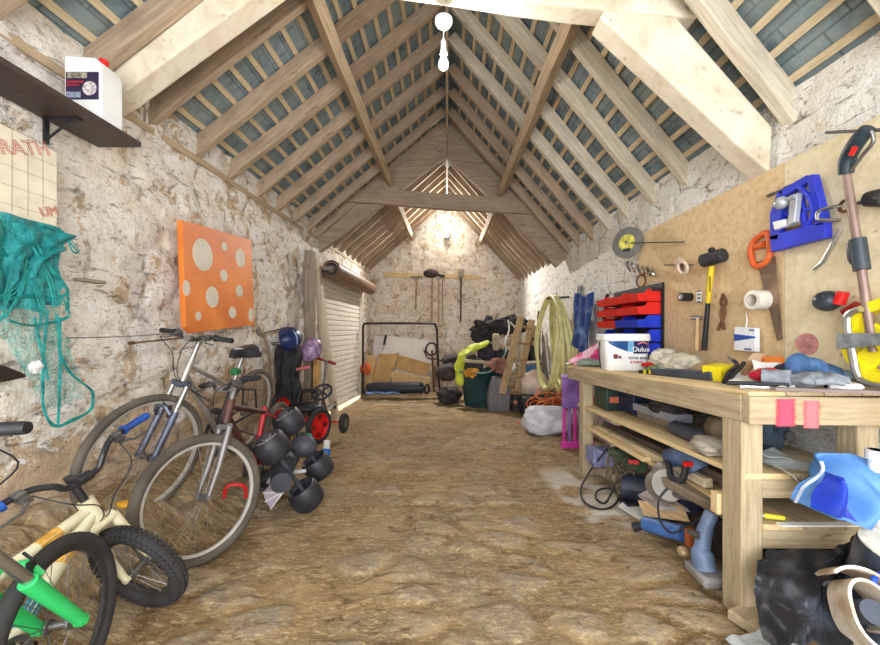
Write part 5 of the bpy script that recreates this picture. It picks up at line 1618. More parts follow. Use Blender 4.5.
# gloves
def glove(name, label, c, fwd, m, m2, s=1.0, curl=.0):
    t = thing(name, label, 'glove', mx=frame(c, fwd, (0, -.25, 1)))
    MB().ball((0, 0, .028 * s), (.058 * s, .05 * s, .030 * s), sub=3, amp=.22, seed=5, fr=3).tube([(-.04 * s, 0, .028 * s), (-.10 * s, 0, .03 * s), (-.125 * s, 0, .032 * s)], [.040 * s, .040 * s, .046 * s], 14).build('palm', m, t, local=True)
    for k in range(4):
        y = (-.036 + .024 * k) * s
        L_ = (.072, .082, .078, .062)[k] * s
        MB().tube([(.03 * s, y, .028 * s), (.03 * s + L_ * .55, y * 1.15, .034 * s), (.03 * s + L_, y * 1.2, .020 * s)], [.0145 * s, .014 * s, .009 * s], 10).build('finger', m2, t, local=True)
    MB().tube([(-.005, .04 * s, .026 * s), (.03 * s, .068 * s, .028 * s), (.055 * s, .074 * s, .02 * s)], [.016 * s, .015 * s, .009 * s], 10).build('thumb', m2, t, local=True)
    return t
m_gb = mat('blue_glove', (74, 112, 160), .8, var=.35, scale=18)
m_gg = mat('grey_glove', (136, 142, 150), .8, var=.3, scale=18)
glove('work_glove', 'grey work glove lying in front on the bench, palm up', bt(808, 1.60, .012), (.5, -.6, .1), m_gg, m_gg, 1.15)
glove('work_glove', 'blue denim work glove draped behind the grey one', bt(822, 1.72, .045), (.9, .1, -.15), m_gb, mat('pale_blue_glove', (138, 160, 186), .8, var=.3), 1.2)
crumple('dark_rag', 'dark navy rag bunched behind the grey glove', 'rag', bt(790, 1.78, .01), (.07, .06, .06), mat('navy_cloth', (40, 48, 66), .85, var=.3), seed=15)
kn2 = thing('utility_knife', 'black and red handled knife lying right of the grey glove', 'knife', bt(842, 1.55))
MB().tube([bt(826, 1.58, .02), bt(834, 1.57, .022)], .019, 10).build('nose', m_blk, kn2)
MB().tube([bt(834, 1.57, .022), bt(849, 1.55, .02)], .017, 10).build('grip', m_red, kn2)
MB().tube([bt(849, 1.55, .02), bt(853, 1.545, .018)], .019, 10).build('butt', m_blk, kn2)
crumple('white_tissue', 'white crumpled tissue at the near edge of the bench', 'tissue', bt(845, 1.535, .004), (.07, .03, .02), mat('white_cloth', (232, 230, 230), .85), seed=16)

# ------------------------------------------------------------------ stored on and under the bench
def sp(px, Y, dz, h=0.0):
    return V((px - VX) / FPX * Y, Y, zb(Y) - dz + .013 + h)
A_ = .345
gc = thing('drill_case', 'dark green power tool case at the far end of the bench shelf', 'case', sp(608, 3.35, A_))
MB().box(sp(611, 3.25, A_, .10), (.20, .26, .19)).build('case', mat('dark_green_case', (46, 70, 62), .5, var=.3), gc, bevel=.015)
MB().box(sp(611, 3.25, A_, .10) + V(-.02, -.133, .0), (.10, .01, .05)).build('red_latch', mat('salmon_label', (214, 116, 96), .5), gc)
MB().tube(spline([sp(611, 3.25, A_, .19) + V(-.06, -.1, 0), sp(611, 3.25, A_, .225) + V(-.04, -.1, 0), sp(611, 3.25, A_, .225) + V(.04, -.1, 0), sp(611, 3.25, A_, .19) + V(.06, -.1, 0)], 4), .010, 8).build('handle', m_blk, gc)
tag(MB().box(sp(640, 3.0, A_, .10), (.24, .26, .17)).build('navy_box', mat('navy_plastic', (36, 48, 84), .5, var=.3), bevel=.01), 'navy blue plastic box on the bench shelf right of the green case', 'box')
tag(MB().box(sp(596, 3.42, A_, .05), (.05, .05, .09)).build('spray_can', mat('salmon_label', (214, 116, 96), .5), bevel=.01), 'small salmon coloured can beside the far bench leg on the shelf', 'can')
tag(MB().box(None, (.50, .12, .05), M=frame(sp(660, 2.55, A_, .09), V(.0, -.6, .03))).build('grey_plank', mat('blue_grey_plank', (150, 156, 166), .6, var=.12)), 'blue-grey length of board on the bench shelf', 'plank')
tag(MB().box(None, (.62, .14, .05), M=frame(sp(672, 2.5, A_, .03), V(.02, -.7, .034))).build('brown_plank', M_grey, bevel=.004), 'brown weathered plank lying under the blue-grey board', 'plank')
gt = thing('sanding_block', 'dark grey rounded tool on the bench shelf near the middle', 'tool', sp(684, 2.15, A_))
MB().tube([sp(673, 2.28, A_, .04), sp(684, 2.18, A_, .045), sp(700, 2.02, A_, .04)], [.035, .045, .04], 14).build('body', mat('slate_plastic', (72, 78, 92), .5, var=.2), gt)
MB().tube([sp(674, 2.27, A_, .075), sp(692, 2.1, A_, .085)], .012, 8).build('handle', m_blk, gt)
crumple('rubble_bag', 'pale crumpled bag on the bench shelf beside the near leg', 'bag', sp(712, 1.86, A_), (.10, .10, .05), mat('grey_white_bag', (176, 166, 152), .7, var=.2), seed=18)
crumple('cement_lump', 'brown dusty bag on the bench shelf behind the near leg', 'bag', sp(727, 1.95, A_), (.09, .12, .11), mat('brown_dusty_bag', (134, 116, 96), .85, var=.25), seed=19, amp=.2)
for k, (px, py, y0, y1, cc) in enumerate(((600, 0, 3.30, 1.95, (206, 190, 160)), (628, 0, 3.35, 1.9, (104, 92, 82)), (648, 0, 3.3, 1.85, (150, 134, 116)), (668, 0, 3.3, 1.8, (92, 82, 76)))):
    x = 1.36 + .07 * k
    tag(beam('timber_length', (x, y0, zb(y0) - .56 + .045 + .02 * (k % 2)), (x + .02, y1, zb(y1) - .56 + .045 + .03 * (k % 2)), .05, .05, timber('stored_timber_%s' % 'abcd'[k], tuple(int(v * .7) for v in cc), cc, tuple(min(255, int(v * 1.15)) for v in cc)), seed=k), ('pale batten at the front of the timbers on the lower bench shelf', 'dark grey batten second from the front on the lower bench shelf', 'brown batten third from the front on the lower bench shelf', 'darkest batten at the back of the lower bench shelf')[k], 'batten')
tag(beam('timber_length', (1.30, 3.32, .265), (1.33, 2.45, .29), .07, .03, M_new), 'bright pine board end jutting from the lower bench shelf at the far leg', 'board')
ss_ = thing('mitre_saw', 'large grey and blue mitre saw under the bench near the middle', 'saw', (1.40, 2.2, -.1))
def U(px, py, Y): return P(px, py, Y)
MB().ball(U(664, 482, 2.25), (.06, .11, .12), sub=3).tube([U(660, 485, 2.24), U(668, 485, 2.12)], .085, 24).build('blade_guard', mat('pale_grey_cast', (150, 144, 136), .5, .2, var=.2), ss_)
MB().tube(spline([U(672, 458, 2.25), U(683, 456, 2.15), U(694, 463, 2.08), U(700, 470, 2.05)], 5), [.06] * 5 + [.068] * 6 + [.06] * 5, 14).build('motor', mat('blue_grey_motor', (92, 112, 148), .5, var=.3), ss_)
MB().tube(spline([U(668, 462, 2.2), U(672, 478, 2.1), U(682, 480, 2.05), U(686, 466, 2.05)], 5), .018, 8).build('handle', m_blk, ss_)
MB().box(U(688, 464, 2.0), (.05, .01, .025)).build('red_badge', m_red, ss_)
MB().box(None, (.5, .2, .05), M=frame(U(700, 492, 2.0), V(.12, -.6, -.01))).build('base_plate', mat('brown_cast', (142, 126, 106), .6, .2, var=.25), ss_, bevel=.01)
MB().tube([U(668, 493, 2.15), U(735, 508, 1.75)], .018, 8).build('rail', m_stl, ss_)
gj = thing('jigsaw', 'green power tool with a red label lying on the floor under the bench', 'power tool', (1.4, 2.9, .0))
MB().tube(spline([U(613, 452, 3.0), U(622, 456, 2.9), U(633, 464, 2.78), U(642, 466, 2.7)], 5), [.045] * 5 + [.058] * 6 + [.045] * 5, 14).build('body', mat('bottle_green_plastic', (78, 106, 82), .5, var=.25), gj)
MB().box(None, (.07, .012, .03), M=frame(U(634, 462, 2.66), V(.5, -.5, .1))).build('red_label', mat('red_label', (196, 60, 54), .5), gj)
MB().tube(spline([U(616, 448, 2.95), U(626, 444, 2.85), U(636, 452, 2.75)], 5), .016, 8).build('handle', m_blk, gj)
tag(MB().box(U(601, 456, 3.2), (.20, .18, .13)).build('printed_carton', mat('blue_white_carton', (136, 140, 180), .6, var=.35, scale=14), bevel=.004), 'blue and white printed carton behind the far bench leg', 'carton')
def fl_(px, py, h=0.0):
    Y = CH * FPX / (py - 348)
    p = P(px, py, Y)
    p.z = fz(p.x, Y) + h
    return p
bx = thing('battery_charger', 'black motor unit under the bench wrapped in tangled leads', 'motor', (1.35, 2.7, -.1))
cm_ = U(636, 488, 2.72)
MB().tube([cm_ + V(-.08, .05, 0), cm_ + V(.09, -.05, 0)], .095, 18).build('housing', mat('navy_black_plastic', (40, 46, 62), .5, var=.35, scale=14), bx)
MB().box(cm_ + V(0, 0, -.10), (.2, .16, .04)).build('foot', m_blk, bx)
ws = MB()
rng = random.Random(11)
for k in range(9):
    pts = []
    cx = U(616 + rng.uniform(-3, 10), 474 + rng.uniform(-6, 8), 2.75)
    for i in range(7):
        a = 2 * PI * i / 7 + k
        pts.append(cx + V(.05 * math.cos(a) * rng.uniform(.6, 1.3), rng.uniform(-.05, .05), .10 * math.sin(a) * rng.uniform(.6, 1.4)))
    ws.tube(spline(pts, 4, True), .005, 5, closed=True)
tag(ws.build('tangled_wire', mat('olive_cable', (104, 92, 72), .7, var=.3)), 'tangle of thin olive wire hanging under the bench shelf', 'wire')
rod_tube('black_cable', 'black flex looped over the pale floor below the bench', 'cable', spline([U(607, 449, 2.85), fl_(590, 478, .06), fl_(581, 490, .012), fl_(584, 503, .012), fl_(600, 511, .012), fl_(614, 507, .012), fl_(618, 497, .012), fl_(609, 490, .012), fl_(598, 492, .012), fl_(596, 500, .012), fl_(606, 504, .012), U(617, 480, 2.7)], 7), .0075, m_blk)
bc = thing('blue_tool', 'blue sash clamp tool with a black knob on the floor under the bench', 'clamp', fl_(665, 535))
MB().tube([U(646, 524, 2.28), U(684, 534, 2.06)], .045, 14).build('body', mat('mid_blue_paint', (70, 112, 176), .45, var=.2), bc)
MB().tube([U(634, 527, 2.32), U(645, 525, 2.28)], [.03, .018], 14).build('knob', m_blk, bc)
MB().box(U(689, 537, 2.02), (.03, .04, .10)).build('orange_trigger', mat('orange_rust_part', (190, 104, 52), .5), bc, bevel=.005)
MB().ball(U(684, 552, 1.98), (.035, .035, .03), sub=2).build('brass_nut', mat('pale_brass', (206, 176, 132), .4, .4), bc)
card = [(640, 505, 2.5), (686, 512, 2.2), (690, 522, 2.15), (644, 516, 2.4)]
tag(MB().prism([U(*c) for c in card], (0, .03, .02)).build('cardboard_strip', mat('orange_printed_card', (222, 186, 142), .7, var=.2, stretch=(1, 1, 10)), smooth=False), 'strip of orange printed card lying on the blue clamp tool', 'card')
tag(MB().prism([U(640, 498, 2.55), U(656, 490, 2.5), U(690, 512, 2.2), U(660, 510, 2.3)], (0, .03, .01)).build('torn_paper', mat('grey_paper', (190, 180, 178), .8, var=.2), smooth=False), 'torn grey paper behind the blue clamp tool', 'paper')
tag(MB().prism([fl_(618, 508, .01), fl_(628, 500, .012), fl_(654, 510, .014), fl_(640, 522, .01)], (0, 0, .006)).build('torn_paper', m_pap, smooth=False), 'flat white scrap of paper on the floor beside the black cable', 'paper')
vs = thing('vacuum_sander', 'tall grey and blue upright tool standing behind the near bench leg', 'power tool', fl_(706, 575))
MB().tube(spline([U(712, 512, 1.86), U(705, 530, 1.86), U(702, 552, 1.84), U(706, 572, 1.80)], 5), [.032] * 5 + [.036] * 5 + [.05] * 6, 14).build('body', mat('steel_blue_plastic', (116, 136, 168), .45, var=.25), vs)
MB().box(U(706, 574, 1.80), (.12, .16, .05)).build('base', mat('dust_grey_plastic', (142, 138, 136), .6, var=.2), vs, bevel=.015)
MB().tube([U(700, 536, 1.84), U(688, 531, 1.9)], [.02, .014], 8).build('side_handle', m_stl, vs)
rod_tube('power_cord', 'dark flex curving from the mitre saw to the floor tools', 'cable', spline([U(668, 488, 2.1), U(659, 500, 2.1), U(660, 520, 2.05), U(672, 533, 2.0), U(690, 524, 1.95), U(702, 517, 1.9)], 6), .006, m_blk)
for k, (a, b, Yk) in enumerate(((672, 503, 2.4), (690, 507, 2.3), (705, 522, 2.2))):
    tag(MB().ball(U(a, b, Yk), (.07, .08, .06), amp=.3, seed=30 + k).build('dark_bundle', mat('dark_bundle_%s' % 'xyz'[k], ((52, 52, 66), (58, 58, 92), (92, 78, 62))[k], .8, var=.3)), ('black cloth bundle under the mitre saw', 'indigo cloth bundle under the mitre saw', 'brown cloth bundle beside the near bench leg')[k], 'cloth')

# clear sheets, screwdriver and blue tarpaulin at the near end of the shelves
m_clear = mat('clear_polythene', (196, 200, 200), .25, alpha=.62, var=.2, scale=9)
paper_ = lambda f, n1, n2, nm, m, lab, cat, th=.003: tag(MB().sheet(f, n1, n2, th).build(nm, m), lab, cat)
def cl1(u, v):
    p = V(1.30 + .26 * u, 1.66 + .30 * v, zb(1.7) - A_ + .03)
    p.z += .09 * (1 - v) * (1 - u) + .012 * math.sin(u * 9 + v * 4)
    return p
paper_(cl1, 14, 10, 'polythene_sheet', m_clear, 'folded clear polythene sheet on the upper shelf behind the near leg', 'sheet')
def cl2(u, v):
    p = V(1.40 + .22 * u, 1.50 + .34 * v, zb(1.6) - A_ + .014)
    p.z += .02 + .012 * math.sin(u * 7 + v * 6) - .11 * (1 - v) ** 3 * u * (1 - u) * 3
    return p
paper_(cl2, 14, 14, 'polythene_sheet', m_clear, 'clear polythene sheet drooping over the end of the upper shelf', 'sheet')
sdv = thing('screwdriver', 'yellow handled screwdriver lying on the lower shelf by the near leg', 'screwdriver', (1.38, 1.62, .39))
zl = zb(1.6) - .56 + .034
MB().tube([(1.37, 1.60, zl), (1.44, 1.58, zl)], [.012, .010], 10).build('handle', mat('yellow_clear_handle', (222, 206, 60), .3), sdv)
MB().tube([(1.37, 1.60, zl), (1.31, 1.615, zl)], .006, 8).build('shank', m_wht, sdv)
tp = thing('tarpaulin', 'blue tarpaulin bundled on the shelf end at the right of the bench', 'tarpaulin', (1.63, 1.5, .45))
def tpf(u, v):
    q = (P(818, 461, 1.47) * (1 - u) + P(878, 466, 1.45) * u) * (1 - v) + (P(806, 508, 1.40) * (1 - u) + P(866, 524, 1.36) * u) * v
    q.y += .05 * math.sin(u * 4.4 + v * 2) + .025 * math.sin(u * 11 - v * 5)
    q.x += .012 * math.sin(v * 9 + u * 3)
    q.z += .03 * math.sin(u * 3.1) * (1 - v)
    return q
MB().sheet(tpf, 30, 24, .006).build('sheet', mat('tarp_blue', (46, 104, 188), .45, var=.25, col2=(110, 160, 210), spread=(.25, .7), scale=5), tp)
tpl = P(806, 486, 1.37)
def tpg(u, v):
    q = P(826, 472, 1.42) * (1 - v) + (P(804, 504, 1.38) * (1 - u) + P(852, 520, 1.35) * u) * v
    q.y += -.03 + .03 * math.sin(u * 6 + v * 3)
    return q
MB().sheet(tpg, 20, 16, .006).build('fold', mat('tarp_deep_blue', (24, 56, 176), .45, var=.25), tp)
MB().tube(spline([tpf(.02 + .5 * 0, v / 8) + V(-.004, -.02, 0) for v in range(9)], 2), .006, 6).build('hem', mat('pale_hem', (206, 216, 232), .6), tp)
tag(MB().tube([(1.655, 1.42, .25), (1.655, 1.42, .69)], .028, 14).tube([(1.655, 1.42, .655), (1.655, 1.42, .69)], .036, 14).build('waste_pipe', m_wht), 'white plastic pipe standing upright at the right edge behind the tarpaulin', 'pipe')

# rolls and black sheet on the floor in the near right corner
rl1 = thing('shrink_roll', 'upright roll of black film with a pale core ring at the right edge', 'roll', (1.55, 1.34, -.06))
rc = P(881, 541, 1.31)
MB().lathe([(.055, 0), (.118, 0), (.12, .01), (.12, .29), (.118, .30), (.055, .30), (.055, 0)], (rc.x, rc.y, rc.z - .30), (.05, -.22, 1), 40).build('film', mat('black_film', (66, 74, 90), .25, var=.5, scale=9, stretch=(1, 1, .4)), rl1)
MB().lathe([(.062, .301), (.116, .301), (.116, .306), (.062, .306), (.062, .301)], (rc.x, rc.y, rc.z - .30), (.05, -.22, 1), 40).build('end_ring', mat('pale_film_edge', (222, 218, 208), .6, var=.12, scale=20), rl1)
MB().lathe([(.050, .02), (.061, .02), (.061, .304), (.050, .304), (.050, .02)], (rc.x, rc.y, rc.z - .30), (.05, -.22, 1), 28).build('core', mat('grubby_core', (150, 140, 128), .8, var=.4, scale=20), rl1)
rl2 = thing('plaster_roll', 'paint-crusted white roll of sheeting leaning in the near right corner', 'roll', (1.45, 1.26, -.06))
rc2 = P(864, 612, 1.21)
axr = V(-.30, -.75, .55)
e = axr.normalized()
m_crust = mat('crusted_white', (222, 212, 196), .75, col2=(176, 150, 122), spread=(.38, .55), scale=7, bump=.4, bscale=24)
a1 = e.orthogonal().normalized()
a2 = e.cross(a1)
def spi(t_, w):
    r = .040 + .0078 * t_ + .012 * math.sin(t_ * 1.7 + 1)
    return rc2 - e * .06 + e * .14 * w + (a1 * math.cos(t_) + a2 * math.sin(t_)) * r * (1 + .12 * math.sin(2 * t_ + .7))
MB().sheet(lambda u, v: spi(1 + u * 6.2 * PI / 2, v + .05 * math.sin(u * 20)), 90, 8, .009).build('sheeting', m_crust, rl2)
MB().tube(spline([rc2 - e * .1, rc2 + e * .06], 4), .035, 14).build('inner_core', mat('slate_core', (66, 70, 84), .6), rl2)
cord = tag(MB().tube(spline([P(880, 574, 1.22), P(874, 579, 1.2), P(876, 586, 1.2), P(886, 590, 1.2)], 5), .008, 8).build('blue_string', mat('blue_cord', (36, 84, 196), .5)), 'short loop of blue cord between the two rolls at the right edge', 'cord')
bs = thing('black_sheeting', 'crumpled black plastic sheeting spread on the floor beside the near bench leg', 'sheeting', (1.3, 1.35, -.06))
def bsf(u, v):
    tl, trr = P(759, 560, 1.48), P(862, 535, 1.44)
    bl, brr = P(764, 640, 1.30), P(850, 664, 1.18)
    q = (tl * (1 - u) + trr * u) * (1 - v) + (bl * (1 - u) + brr * u) * v
    q.z += .05 * math.sin(u * 3.1) * (v) * .5 + .018 * noise.noise(V(u * 5, v * 4, 1))
    q.y += .03 * math.sin(u * 7 + v * 3) + .02 * noise.noise(V(u * 9, v * 7, 4))
    q.z = max(q.z, fz(q.x, q.y) + .02)
    return q
MB().sheet(bsf, 36, 30, .004).build('sheet', mat('black_polythene', (30, 30, 34), .3, var=.5, scale=6, col2=(64, 68, 78), spread=(.30, .42)), bs)
def bsg(u, v):
    q = V(1.07 + .22 * u, 1.42 - .30 * v, 0)
    q.z = fz(q.x, q.y) + .03 + .03 * abs(noise.noise(V(u * 4, v * 4, 7))) + .05 * (1 - v) * u
    return q
MB().sheet(bsg, 18, 18, .003).build('clear_fold', m_clear, bs)

# ------------------------------------------------------------------ farther along the right wall
hs = thing('hose_coil', 'thick pale green hose coiled and hung on the right wall', 'hose', (1.75, 6.3, .96))
rng = random.Random(5)
pts = []
turns = 5
for i in range(turns * 16):
    a = 2 * PI * i / 16 + PI / 2
    k = i / (turns * 16)
    rz = .70 + .03 * math.sin(k * 9) + (.05 if math.sin(a) < 0 else 0) * math.sin(k * 31)
    ry = .48 + .10 * math.sin(k * 17)
    pts.append(V(1.66 + .16 * math.sin(k * 2 * PI * 2.3) * (1 - .6 * max(0, math.sin(a))), 5.75 + ry * math.cos(a), .955 + rz * math.sin(a)))
MB().tube(spline(pts, 2), .030, 8).build('hose', mat('pale_green_hose', (216, 210, 146), .45, var=.15), hs)
MB().tube([(1.90, 5.75, 1.66), (1.55, 5.75, 1.64)], .02, 8).build('hanging_peg', m_stl, hs)
bgt = tag(MB().sheet(lambda u, v: V(1.80 - .05 * abs(math.sin(u * 9 + v)) - .04 * v, 4.55 + .60 * u + .05 * math.sin(v * 7) * (u - .5), 1.62 - .72 * v - .04 * math.sin(u * 5)), 30, 24, .015).build('blue_cover', mat('blue_cover_cloth', (36, 66, 130), .6, var=.35, col2=(120, 146, 190), spread=(.30, .48), scale=5)), 'dark blue plastic cover hanging on the right wall between hose and bins', 'cover')
tag(MB().tube([(1.90, 5.28, 1.78), (1.86, 5.28, 1.5)], .03, 8).build('wall_bracket', m_stl), 'grey metal bracket on the right wall above the blue cover', 'bracket')
tag(MB().ball((1.88, 7.6, 1.40), (.03, .06, .16), amp=.2, seed=3).build('dark_strap', mat('dark_strap', (92, 84, 78), .8)), 'short dark strap hanging on the right wall beyond the hose', 'strap')

pk = thing('plastic_crate', 'purple and pink slatted plastic playhouse panel standing at the far bench leg', 'panel', (1.5, 4.2, -.2))
zf0 = fz(1.4, 4.2)
m_pur = mat('purple_plastic', (142, 104, 176), .45, var=.2)
m_mag = mat('magenta_plastic', (206, 60, 160), .45, var=.12)
MB().box((1.50, 4.25, zf0 + .64), (.36, .04, .36)).build('upper_panel', m_pur, pk, bevel=.01)
MB().box((1.50, 4.25, zf0 + .83), (.38, .05, .03)).build('top_rail', mat('lilac_plastic', (196, 170, 214), .45), pk, bevel=.006)
for k in range(6):
    MB().box((1.345 + k * .062, 4.25, zf0 + .25), (.035, .035, .42)).build('bar', m_mag if k % 2 == 0 else m_pur, pk, bevel=.008)
MB().box((1.50, 4.25, zf0 + .04), (.38, .05, .08)).build('bottom_rail', m_mag, pk, bevel=.01)
m_sack = mat('white_sack', (228, 222, 216), .7, var=.1, scale=5)
wsk = MB().ball(V(1.36, 5.05, fz(1.3, 5.05) + .15), (.36, .26, .22), sub=4, amp=.20, seed=41, fr=2.3, flat=fz(1.3, 5.05) + .005)
tag(wsk.build('white_sack', mat('white_poly_sack', (206, 206, 214), .5, var=.15, scale=6)), 'crumpled white plastic sack lying on the floor before the orange cable', 'sack')
tag(MB().ball(V(1.58, 6.7, .17), (.26, .24, .26), sub=4, amp=.14, seed=44, fr=2).build('cream_sack', mat('cream_sack', (226, 206, 190), .75, var=.12)), 'rounded cream sack sitting below the hanging hose', 'sack')
tag(MB().box((1.52, 6.45, fz(1.5, 6.45) + .16), (.46, .4, .32)).build('black_box', mat('blue_black_box', (40, 46, 56), .5, var=.3), bevel=.03), 'black plastic box on the floor under the cream sack', 'box')
oc_ = MB()
rng = random.Random(8)
for k in range(12):
    cx = V(1.62 + rng.uniform(-.12, .14), 5.75 + rng.uniform(-.25, .2), .03 + rng.uniform(-.12, .12))
    pts = []
    ra, rb2 = rng.uniform(.15, .30), rng.uniform(.10, .20)
    ph, tl_ = rng.uniform(0, 6), rng.uniform(-.6, .6)
    for i in range(8):
        a = 2 * PI * i / 8
        pts.append(cx + V(ra * math.cos(a + ph), .15 * math.sin(a + tl_), rb2 * math.sin(a + ph) + .03 * rng.uniform(-1, 1)))
    oc_.tube(spline(pts, 4, True), .013, 6, closed=True)
oc_.tube(spline([V(1.5, 5.6, .0), V(1.35, 5.55, -.16), V(1.18, 5.5, fz(1, 5.5) + .02), V(1.05, 5.7, fz(1, 5.7) + .015)], 6), .012, 6)
tag(oc_.build('extension_cable', mat('orange_cable', (206, 116, 66), .5, var=.15)), 'tangled orange extension cable heaped below the hose', 'cable')
tag(MB().ball(V(1.72, 6.02, -.08), (.14, .12, .2), amp=.25, seed=49).build('dark_heap', mat('dark_brown_cloth', (86, 72, 62), .85, var=.3)), 'dark cloth heap behind the orange extension cable', 'cloth')

# back right corner
ty = 7.4
tz = fz(0, ty)
tg = thing('garden_tub', 'big dark green plastic tub with a swept up rim by the back wall', 'tub', (.70, ty, tz))
tb_ = MB()
rings = []
for j, (rr, h) in enumerate(((.30, 0), (.33, .02), (.37, .35), (.41, .66), (.45, .70), (.42, .71), (.38, .60), (.33, .10), (0.001, .05))):
    ring = []
    for k in range(40):
        a = 2 * PI * k / 40
        tilt = .46 * max(0, math.cos(a)) ** 2 * (h / .7) if j < 8 else 0
        ring.append(tb_.bm.verts.new((.71 + rr * math.cos(a) * 1.08, ty + rr * math.sin(a) * .8, tz + h * .98 + tilt)))
    rings.append(ring)
for A, B in zip(rings, rings[1:]):
    for k in range(40):
        tb_.face([A[k], A[(k + 1) % 40], B[(k + 1) % 40], B[k]])
tb_.face(rings[0][::-1])
tb_.build('tub', mat('dark_green_plastic', (28, 62, 66), .4, var=.2), tg)
MB().tube([(.71 + .45 * 1.08 * math.cos(2 * PI * k / 40), ty + .45 * .8 * math.sin(2 * PI * k / 40), tz + .69 + .46 * max(0, math.cos(2 * PI * k / 40)) ** 2) for k in range(40)], .018, 8, closed=True).build('rim', mat('worn_green_rim', (104, 134, 126), .5), tg)
hv = thing('hi_vis_jacket', 'lime high-visibility jacket bundled on top of the green tub', 'jacket', (.55, 7.3, .4))
m_lime = mat('lime_fabric', (206, 220, 70), .6, var=.2)
rng = random.Random(4)
pth = spline([P(463, 382, 7.35), P(460, 370, 7.35), P(461, 358, 7.38), P(467, 350, 7.42), P(475, 347, 7.45), P(484, 345, 7.5)], 6)
def hvf(u, v):
    k = u * (len(pth) - 1)
    a = int(min(k, len(pth) - 2))
    p = pth[a].lerp(pth[a + 1], k - a)
    b = 2 * PI * v
    r = .105 + .022 * math.sin(u * 26 + 2 * math.sin(b)) + .02 * noise.noise(V(u * 7, math.cos(b) * 1.5, math.sin(b) * 1.5))
    return p + V(r * math.cos(b) * .9, r * math.sin(b) * .7, r * .75 * math.sin(b + .8))
MB().sheet(hvf, 48, 18, .01).build('sleeve', m_lime, hv)
MB().ball(P(472, 364, 7.45), (.22, .2, .20), amp=.3, seed=51).build('body', mat('dark_lining', (74, 70, 76), .8, var=.35), hv)
MB().tube([P(464, 361, 7.25), P(484, 362, 7.3)], .035, 8).build('reflective_band', mat('reflective_tape', (196, 186, 160), .4), hv)
crumple('orange_cloth', 'orange cloth tucked inside the green tub', 'cloth', P(471, 377, 7.15), (.15, .1, .10), mat('amber_cloth', (222, 160, 50), .75, var=.25), seed=53, flat=False, amp=.4, fr=4)
gb = thing('grey_bin', 'smoky grey plastic bin standing right of the green tub', 'bin', (1.02, 7.15, tz))
MB().prism([(.76, 6.75, tz), (1.15, 6.75, tz), (1.17, 6.75, tz + .30), (1.11, 6.75, tz + .64), (.84, 6.75, tz + .64), (.74, 6.75, tz + .3)], (0, .3, 0)).build('body', mat('smoke_grey_plastic', (112, 108, 112), .4, var=.12), gb, bevel=.03)
MB().box((.96, 6.742, tz + .33), (.02, .01, .5)).build('seam', mat('grey_seam', (136, 132, 134), .5), gb)
crumple('pink_cloth', 'pinkish brown cloth heaped on top of the grey bin', 'cloth', P(499, 371, 6.9), (.20, .14, .14), mat('dusky_pink_cloth', (160, 112, 98), .8, var=.3), seed=55, flat=False, amp=.4, fr=4)
crumple('white_bag', 'small white plastic bag beside the pinkish cloth on the grey bin', 'bag', P(510, 370, 6.9), (.10, .08, .09), m_pap, seed=57, flat=False)
for k, (px, py, Yk, r, cc, lab) in enumerate(((449, 395.5, 7.5, (.26, .2, .20), (58, 54, 56), 'black bag on the floor left of the green tub'),
                                            (447, 372, 8.0, (.26, .2, .2), (78, 68, 66), 'dark brown bag stacked behind the black bag'),
                                            (452, 360, 8.3, (.24, .2, .16), (66, 60, 66), 'dark sack at the top of the pile left of the tub'),
                                            (487, 352, 7.9, (.22, .2, .22), (64, 58, 70), 'dark holdall behind the lime jacket'),
                                            (503, 358, 7.9, (.2, .2, .22), (70, 64, 66), 'black rucksack between the holdall and ladder'))):
    tag(MB().ball(P(px, py, Yk), r, amp=.28, seed=60 + k, fr=2.6).build('dark_bag', mat('dark_bag_%s' % 'pqrst'[k], cc, .8, var=.35)), lab, 'bag')
tag(MB().ball(P(487, 330, 8.1), (.34, .2, .26), amp=.4, seed=81, fr=4, sub=4).ball(P(510, 325, 8.1), (.40, .2, .20), amp=.4, seed=83, fr=4, sub=4).ball(P(480, 340, 8.05), (.16, .16, .22), amp=.4, seed=84, fr=4).build('black_coat', mat('charcoal_coat', (56, 54, 56), .8, var=.4, scale=9)), 'black coat draped over the top of the pile at the back wall', 'coat')
tag(MB().box(P(496, 342, 7.75), (.15, .10, .36)).build('beige_bag', mat('beige_canvas', (190, 178, 150), .7, var=.2), bevel=.04), 'beige canvas bag hanging in the dark pile under the black coat', 'bag')
cbm = MB()
cbm.tube(spline([P(508, 320, 7.6), P(509, 330, 7.55), P(505, 342, 7.5), P(507, 350, 7.5)], 6), .014, 6).tube(spline([P(510, 322, 7.6), P(516, 330, 7.55), P(514, 344, 7.5), P(508, 348, 7.5)], 6), .014, 6)
tag(cbm.build('white_flex', m_wht), 'white flex looped over the pile beside the ladder', 'cable')
ld = thing('step_ladder', 'old wooden step ladder leaning in the corner beside the black coat', 'ladder', (1.4, 7.4, tz))
m_lad = timber('ladder_wood', (132, 108, 78), (176, 148, 110), (200, 176, 138))
fa, fb2 = P(521, 317, 7.1), P(502, 394, 6.7)
ga, gb2 = P(532, 320, 7.4), P(517, 392, 7.0)
beam('stile', fb2, fa, .13, .05, m_lad, ld, up=(0, -1, .4))
beam('stile', gb2, ga, .13, .05, m_lad, ld, up=(0, -1, .4), seed=3)
for k in range(4):
    t_ = .22 + .22 * k
    beam('tread', fb2.lerp(fa, t_), gb2.lerp(ga, t_), .13, .03, m_lad, ld, seed=k)
MB().prism([P(531, 325, 7.45), P(541, 326, 7.5), P(540, 360, 7.5), P(522, 362, 7.4)], (0, .03, 0)).build('back_frame', m_lad, ld, smooth=False)
